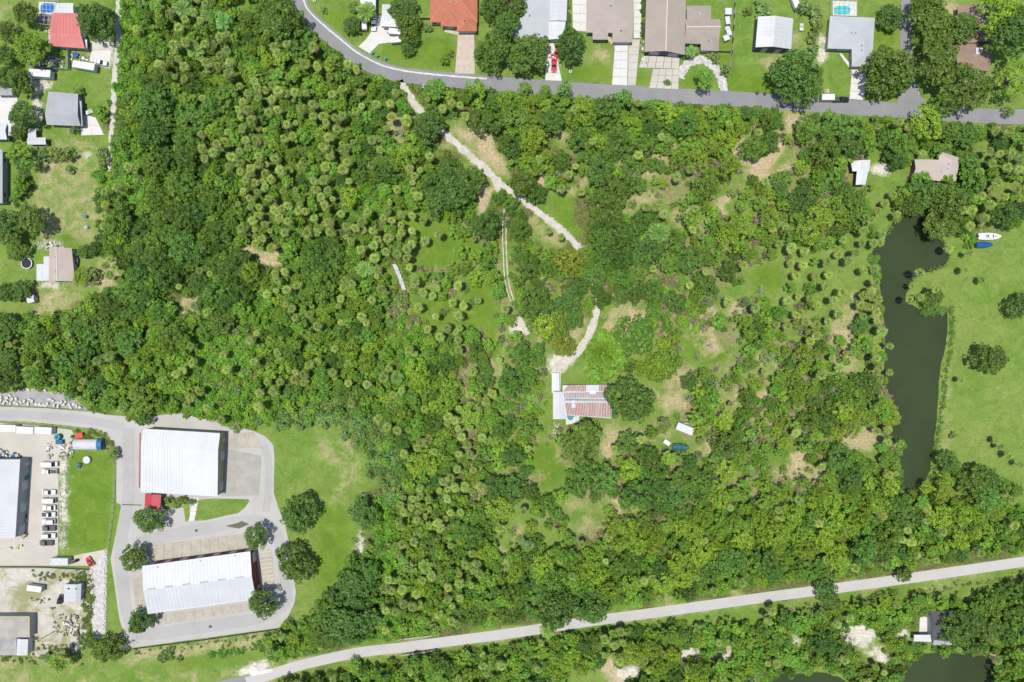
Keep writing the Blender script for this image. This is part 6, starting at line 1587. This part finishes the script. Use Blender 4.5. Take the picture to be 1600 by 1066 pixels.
for (d, lb) in zip(deads, make_labels([('dead_tree', x, y, r * S, None) for x, y, r in deads])):
    p = P(d[0], d[1], 4.0); r = d[2] * S
    t = thing('dead_tree', lb, 'dead tree', (p.x, p.y, 0), rnd.uniform(0, 6), GROUP['dead_tree'])
    link('branches', rnd.choice(DEAD), t, (0, 0, 0), 0, (r, r, 4.2))

# ------------------------------------------------------------------ masses nobody could count: geometry nodes
def scatter(name, meshes, pos, rot, scl, idx_, tone, label, cat):
    src = bpy.data.collections.new(name + '_source')
    for i, me in enumerate(meshes):
        src.objects.link(bpy.data.objects.new('%s_source_%02d' % (name, i), me))
    me = bpy.data.meshes.new(name)
    n = len(pos)
    me.vertices.add(n); me.vertices.foreach_set('co', np.asarray(pos, np.float32).ravel())
    for nm, ty, key, arr in (('rot', 'FLOAT', 'value', rot), ('scl', 'FLOAT_VECTOR', 'vector', scl), ('pick', 'INT', 'value', idx_), ('tone', 'FLOAT_COLOR', 'color', tone)):
        at = me.attributes.new(nm, ty, 'POINT')
        at.data.foreach_set(key, np.asarray(arr, np.int32 if ty == 'INT' else np.float32).ravel())
    me.update()
    o = tag(link(name, me), label, cat, kind='stuff')
    ng = bpy.data.node_groups.new(name, 'GeometryNodeTree')
    ng.interface.new_socket('Geometry', in_out='INPUT', socket_type='NodeSocketGeometry')
    ng.interface.new_socket('Geometry', in_out='OUTPUT', socket_type='NodeSocketGeometry')
    N = ng.nodes.new
    gi, go = N('NodeGroupInput'), N('NodeGroupOutput')
    ci_ = N('GeometryNodeCollectionInfo'); ci_.inputs['Collection'].default_value = src
    ci_.inputs['Separate Children'].default_value = True; ci_.inputs['Reset Children'].default_value = True
    ip = N('GeometryNodeInstanceOnPoints'); ip.inputs['Pick Instance'].default_value = True
    def na(nm, ty):
        a = N('GeometryNodeInputNamedAttribute'); a.data_type = ty; a.inputs['Name'].default_value = nm
        return a.outputs[0]
    cx = N('ShaderNodeCombineXYZ')
    lk = ng.links.new
    lk(na('rot', 'FLOAT'), cx.inputs[2])
    lk(gi.outputs[0], ip.inputs['Points']); lk(ci_.outputs[0], ip.inputs['Instance'])
    lk(na('pick', 'INT'), ip.inputs['Instance Index']); lk(cx.outputs[0], ip.inputs['Rotation']); lk(na('scl', 'FLOAT_VECTOR'), ip.inputs['Scale'])
    lk(ip.outputs[0], go.inputs[0])
    md = o.modifiers.new('scatter', 'NODES'); md.node_group = ng
    return o

def mass_of(name, kinds, label, cat):
    pos, rot, scl, pk, tn = [], [], [], [], []
    meshes = []; first = {}
    for k in kinds:
        first[k] = len(meshes); meshes += KIND[k][0]
    tr = len(meshes); meshes += [PTRUNK, LIMB[0]]
    for q in mass:
        if q[0] not in kinds: continue
        kind, px, py, r, h, tone, _ = q
        zc = max(.3, h - KIND[kind][3] * r); p = P(px, py, zc)
        pos.append((p.x, p.y, zc)); rot.append(rnd.uniform(0, 6.28)); scl.append((r * rnd.uniform(.85, 1.15), r * rnd.uniform(.85, 1.15), r * rnd.uniform(.8, 1.25))); pk.append(first[kind] + rnd.randrange(len(KIND[kind][0]))); tn.append(tone + (1,))
        if kind != 'shrub':
            pos.append((p.x, p.y, 0)); rot.append(0); scl.append((2.1, 2.1, zc) if kind == P_ else (r * .9, r * .9, zc)); pk.append(tr if kind == P_ else tr + 1); tn.append(tone + (1,))
    if pos: scatter(name, meshes, pos, rot, scl, pk, tn, label, cat)
mass_of('palm_grove', ['sabal_palm'], 'further fan palms crowded together in the wood', 'palms')
mass_of('woodland', ['broadleaf_tree', 'live_oak', 'feathery_tree', 'shrub'], 'further small trees and shrubs filling the wood', 'trees')

UG = {'o': (.7, (.078, .148, .018)), 'p': (.85, (.108, .192, .023)), 'y': (.65, (.115, .180, .024)), 'm': (.85, (.100, .192, .020)), 'v': (1.0, (.112, .240, .020)), 'b': (1.0, (.100, .195, .042)), 's': (.17, (.150, .190, .05)), 'q': (.04, (.115, .195, .034))}
pos, rot, scl, pk, tn = [], [], [], [], []
for _ in range(64000):
    px, py = rnd.uniform(-30, 1630), rnd.uniform(-30, 1096)
    c = land(px + rnd.gauss(0, 5), py + rnd.gauss(0, 5))
    if c not in UG or rnd.random() > UG[c][0] * (.34 if at_mask(open_m, px, py) and c != 'v' else 1.0): continue
    if at_mask(no_tree, px, py) or at_mask(clear_m, px, py): continue
    r = rnd.uniform(.55, 1.5) if c != 's' else rnd.uniform(.3, .9)
    p = P(px, py)
    lift = rnd.uniform(.2, 1.5) if c in 'vb' else rnd.uniform(0, .7)
    if c == 's': lift = 0.1
    pos.append((p.x, p.y, lift)); rot.append(rnd.uniform(0, 6.28)); scl.append((r, r, r * rnd.uniform(.7, 1.3))); pk.append(rnd.randrange(6))
    f = rnd.uniform(.7, 1.35); w = rnd.uniform(-.2, .25); b = UG[c][1]
    if at_mask(open_m, px, py) and rnd.random() < .40: b = (.190, .168, .088); w = 0
    tn.append((b[0] * f * (1 + w), b[1] * f, b[2] * f, 1))
def hedge(pts, w, n, tone, rr=(.5, 1.1)):
    ln = smooth_line(pts, 2.0)
    for _ in range(n):
        x, y = rnd.choice(ln); p = P(x + rnd.gauss(0, w / 2), y + rnd.gauss(0, w / 2)); r = rnd.uniform(*rr); f = rnd.uniform(.85, 1.6)
        pos.append((p.x, p.y, rnd.uniform(0, .4))); rot.append(rnd.uniform(0, 6.28)); scl.append((r, r, r)); pk.append(rnd.randrange(6)); tn.append((tone[0] * f, tone[1] * f, tone[2] * f, 1))
hedge([(1484,482),(1488,500),(1485,545),(1477,580),(1474,620),(1468,660),(1463,700),(1457,742),(1449,768)], 4, 260, (.095, .165, .026), (.2, .6))
hedge([(1372,432),(1364,412),(1362,400)], 5, 40, (.085, .165, .022)); hedge([(1440,488),(1465,486),(1478,480)], 4, 40, (.08, .15, .022))
hedge([(x - 5, y) for x, y in POND[30:44]], 3, 110, (.10, .17, .03), (.2, .5)); hedge(POND[:14], 3, 110, (.10, .16, .03), (.2, .6)); hedge([(1378,665),(1398,655),(1394,635)], 6, 50, (.13, .18, .02)); hedge([(1408,690),(1400,720),(1406,755)], 6, 50, (.08, .15, .022))
hedge([(200,0),(200,60),(196,110),(192,160),(186,215),(182,270)], 5, 200, (.075, .15, .016), (.4, 1.0))
hedge([(885,0),(889,30),(888,45)], 3, 40, (.07, .12, .03), (.3, .7)); hedge([(1006,0),(1005,60)], 3, 60, (.05, .09, .025), (.3, .7))
hedge([(210,1018),(320,1006),(430,990)], 6, 60, (.12, .15, .04), (.2, .5)); hedge([(470,985),(440,1000),(415,1008),(430,1015),(460,1008)], 12, 220, (.08, .15, .02))
hedge([(330,1022),(380,1016),(420,1004)], 6, 70, (.07, .16, .02), (.3, .7)); hedge([(117,682),(160,680),(175,700)], 7, 60, (.10, .15, .03), (.3, .7))
hedge([(110,915),(135,905),(140,940),(135,985),(130,1005)], 9, 110, (.10, .14, .03), (.3, .9)); hedge([(60,900),(100,900),(135,896)], 9, 60, (.10, .14, .04), (.2, .55)); hedge([(60,1010),(100,1015),(125,1000),(120,985)], 12, 90, (.11, .14, .04), (.2, .6)); hedge([(60,935),(85,950),(95,985)], 14, 40, (.12, .14, .05), (.15, .4)); hedge([(0,1028),(60,1030),(130,1028)], 8, 70, (.10, .14, .03), (.2, .6)); hedge([(1050,80),(1075,90)], 5, 30, (.07, .12, .02), (.3, .7))
hedge([(1230,955),(1400,930),(1600,900)], 6, 160, (.13, .13, .05), (.2, .6)); hedge([(640,1030),(800,1008),(960,982)], 5, 160, (.08, .17, .02), (.3, .7))
hedge([(150,385),(165,370),(168,330),(150,310)], 8, 70, (.06, .11, .02)); hedge([(20,230),(40,270),(35,310)], 10, 90, (.065, .12, .025))
scatter('undergrowth', SHRUB, pos, rot, scl, pk, tn, 'dense green undergrowth and vines under and between the trees', 'undergrowth')
# tufts in the rough grass
pos, rot, scl, pk, tn = [], [], [], [], []
for _ in range(30000):
    px, py = rnd.uniform(-10, 1610), rnd.uniform(-10, 1076)
    c = land(px, py)
    rough = {'g': .35, 'q': .35, 's': .5, 'd': .3}.get(c, 0.0)
    if c == '.': rough = .12
    if rnd.random() > rough or at_mask(hard_m, px, py) or at_mask(water_m, px, py): continue
    p = P(px, py); r = rnd.uniform(.10, .32); f = rnd.uniform(.7, 1.4)
    dryish = at_mask(dry_w, px, py) > .4
    b = (.27, .24, .10) if dryish and rnd.random() < .6 else (.14, .20, .045)
    pos.append((p.x, p.y, 0)); rot.append(rnd.uniform(0, 6.28)); scl.append((r, r, r * .8)); pk.append(rnd.randrange(3)); tn.append((b[0] * f, b[1] * f, b[2] * f, 1))
scatter('grass_tufts', TUFT, pos, rot, scl, pk, tn, 'small tufts of weeds in the rough grass', 'grass')
print('TREES', {k: len(v) for k, v in byk.items()}, 'single', len(single), 'mass', len(mass))
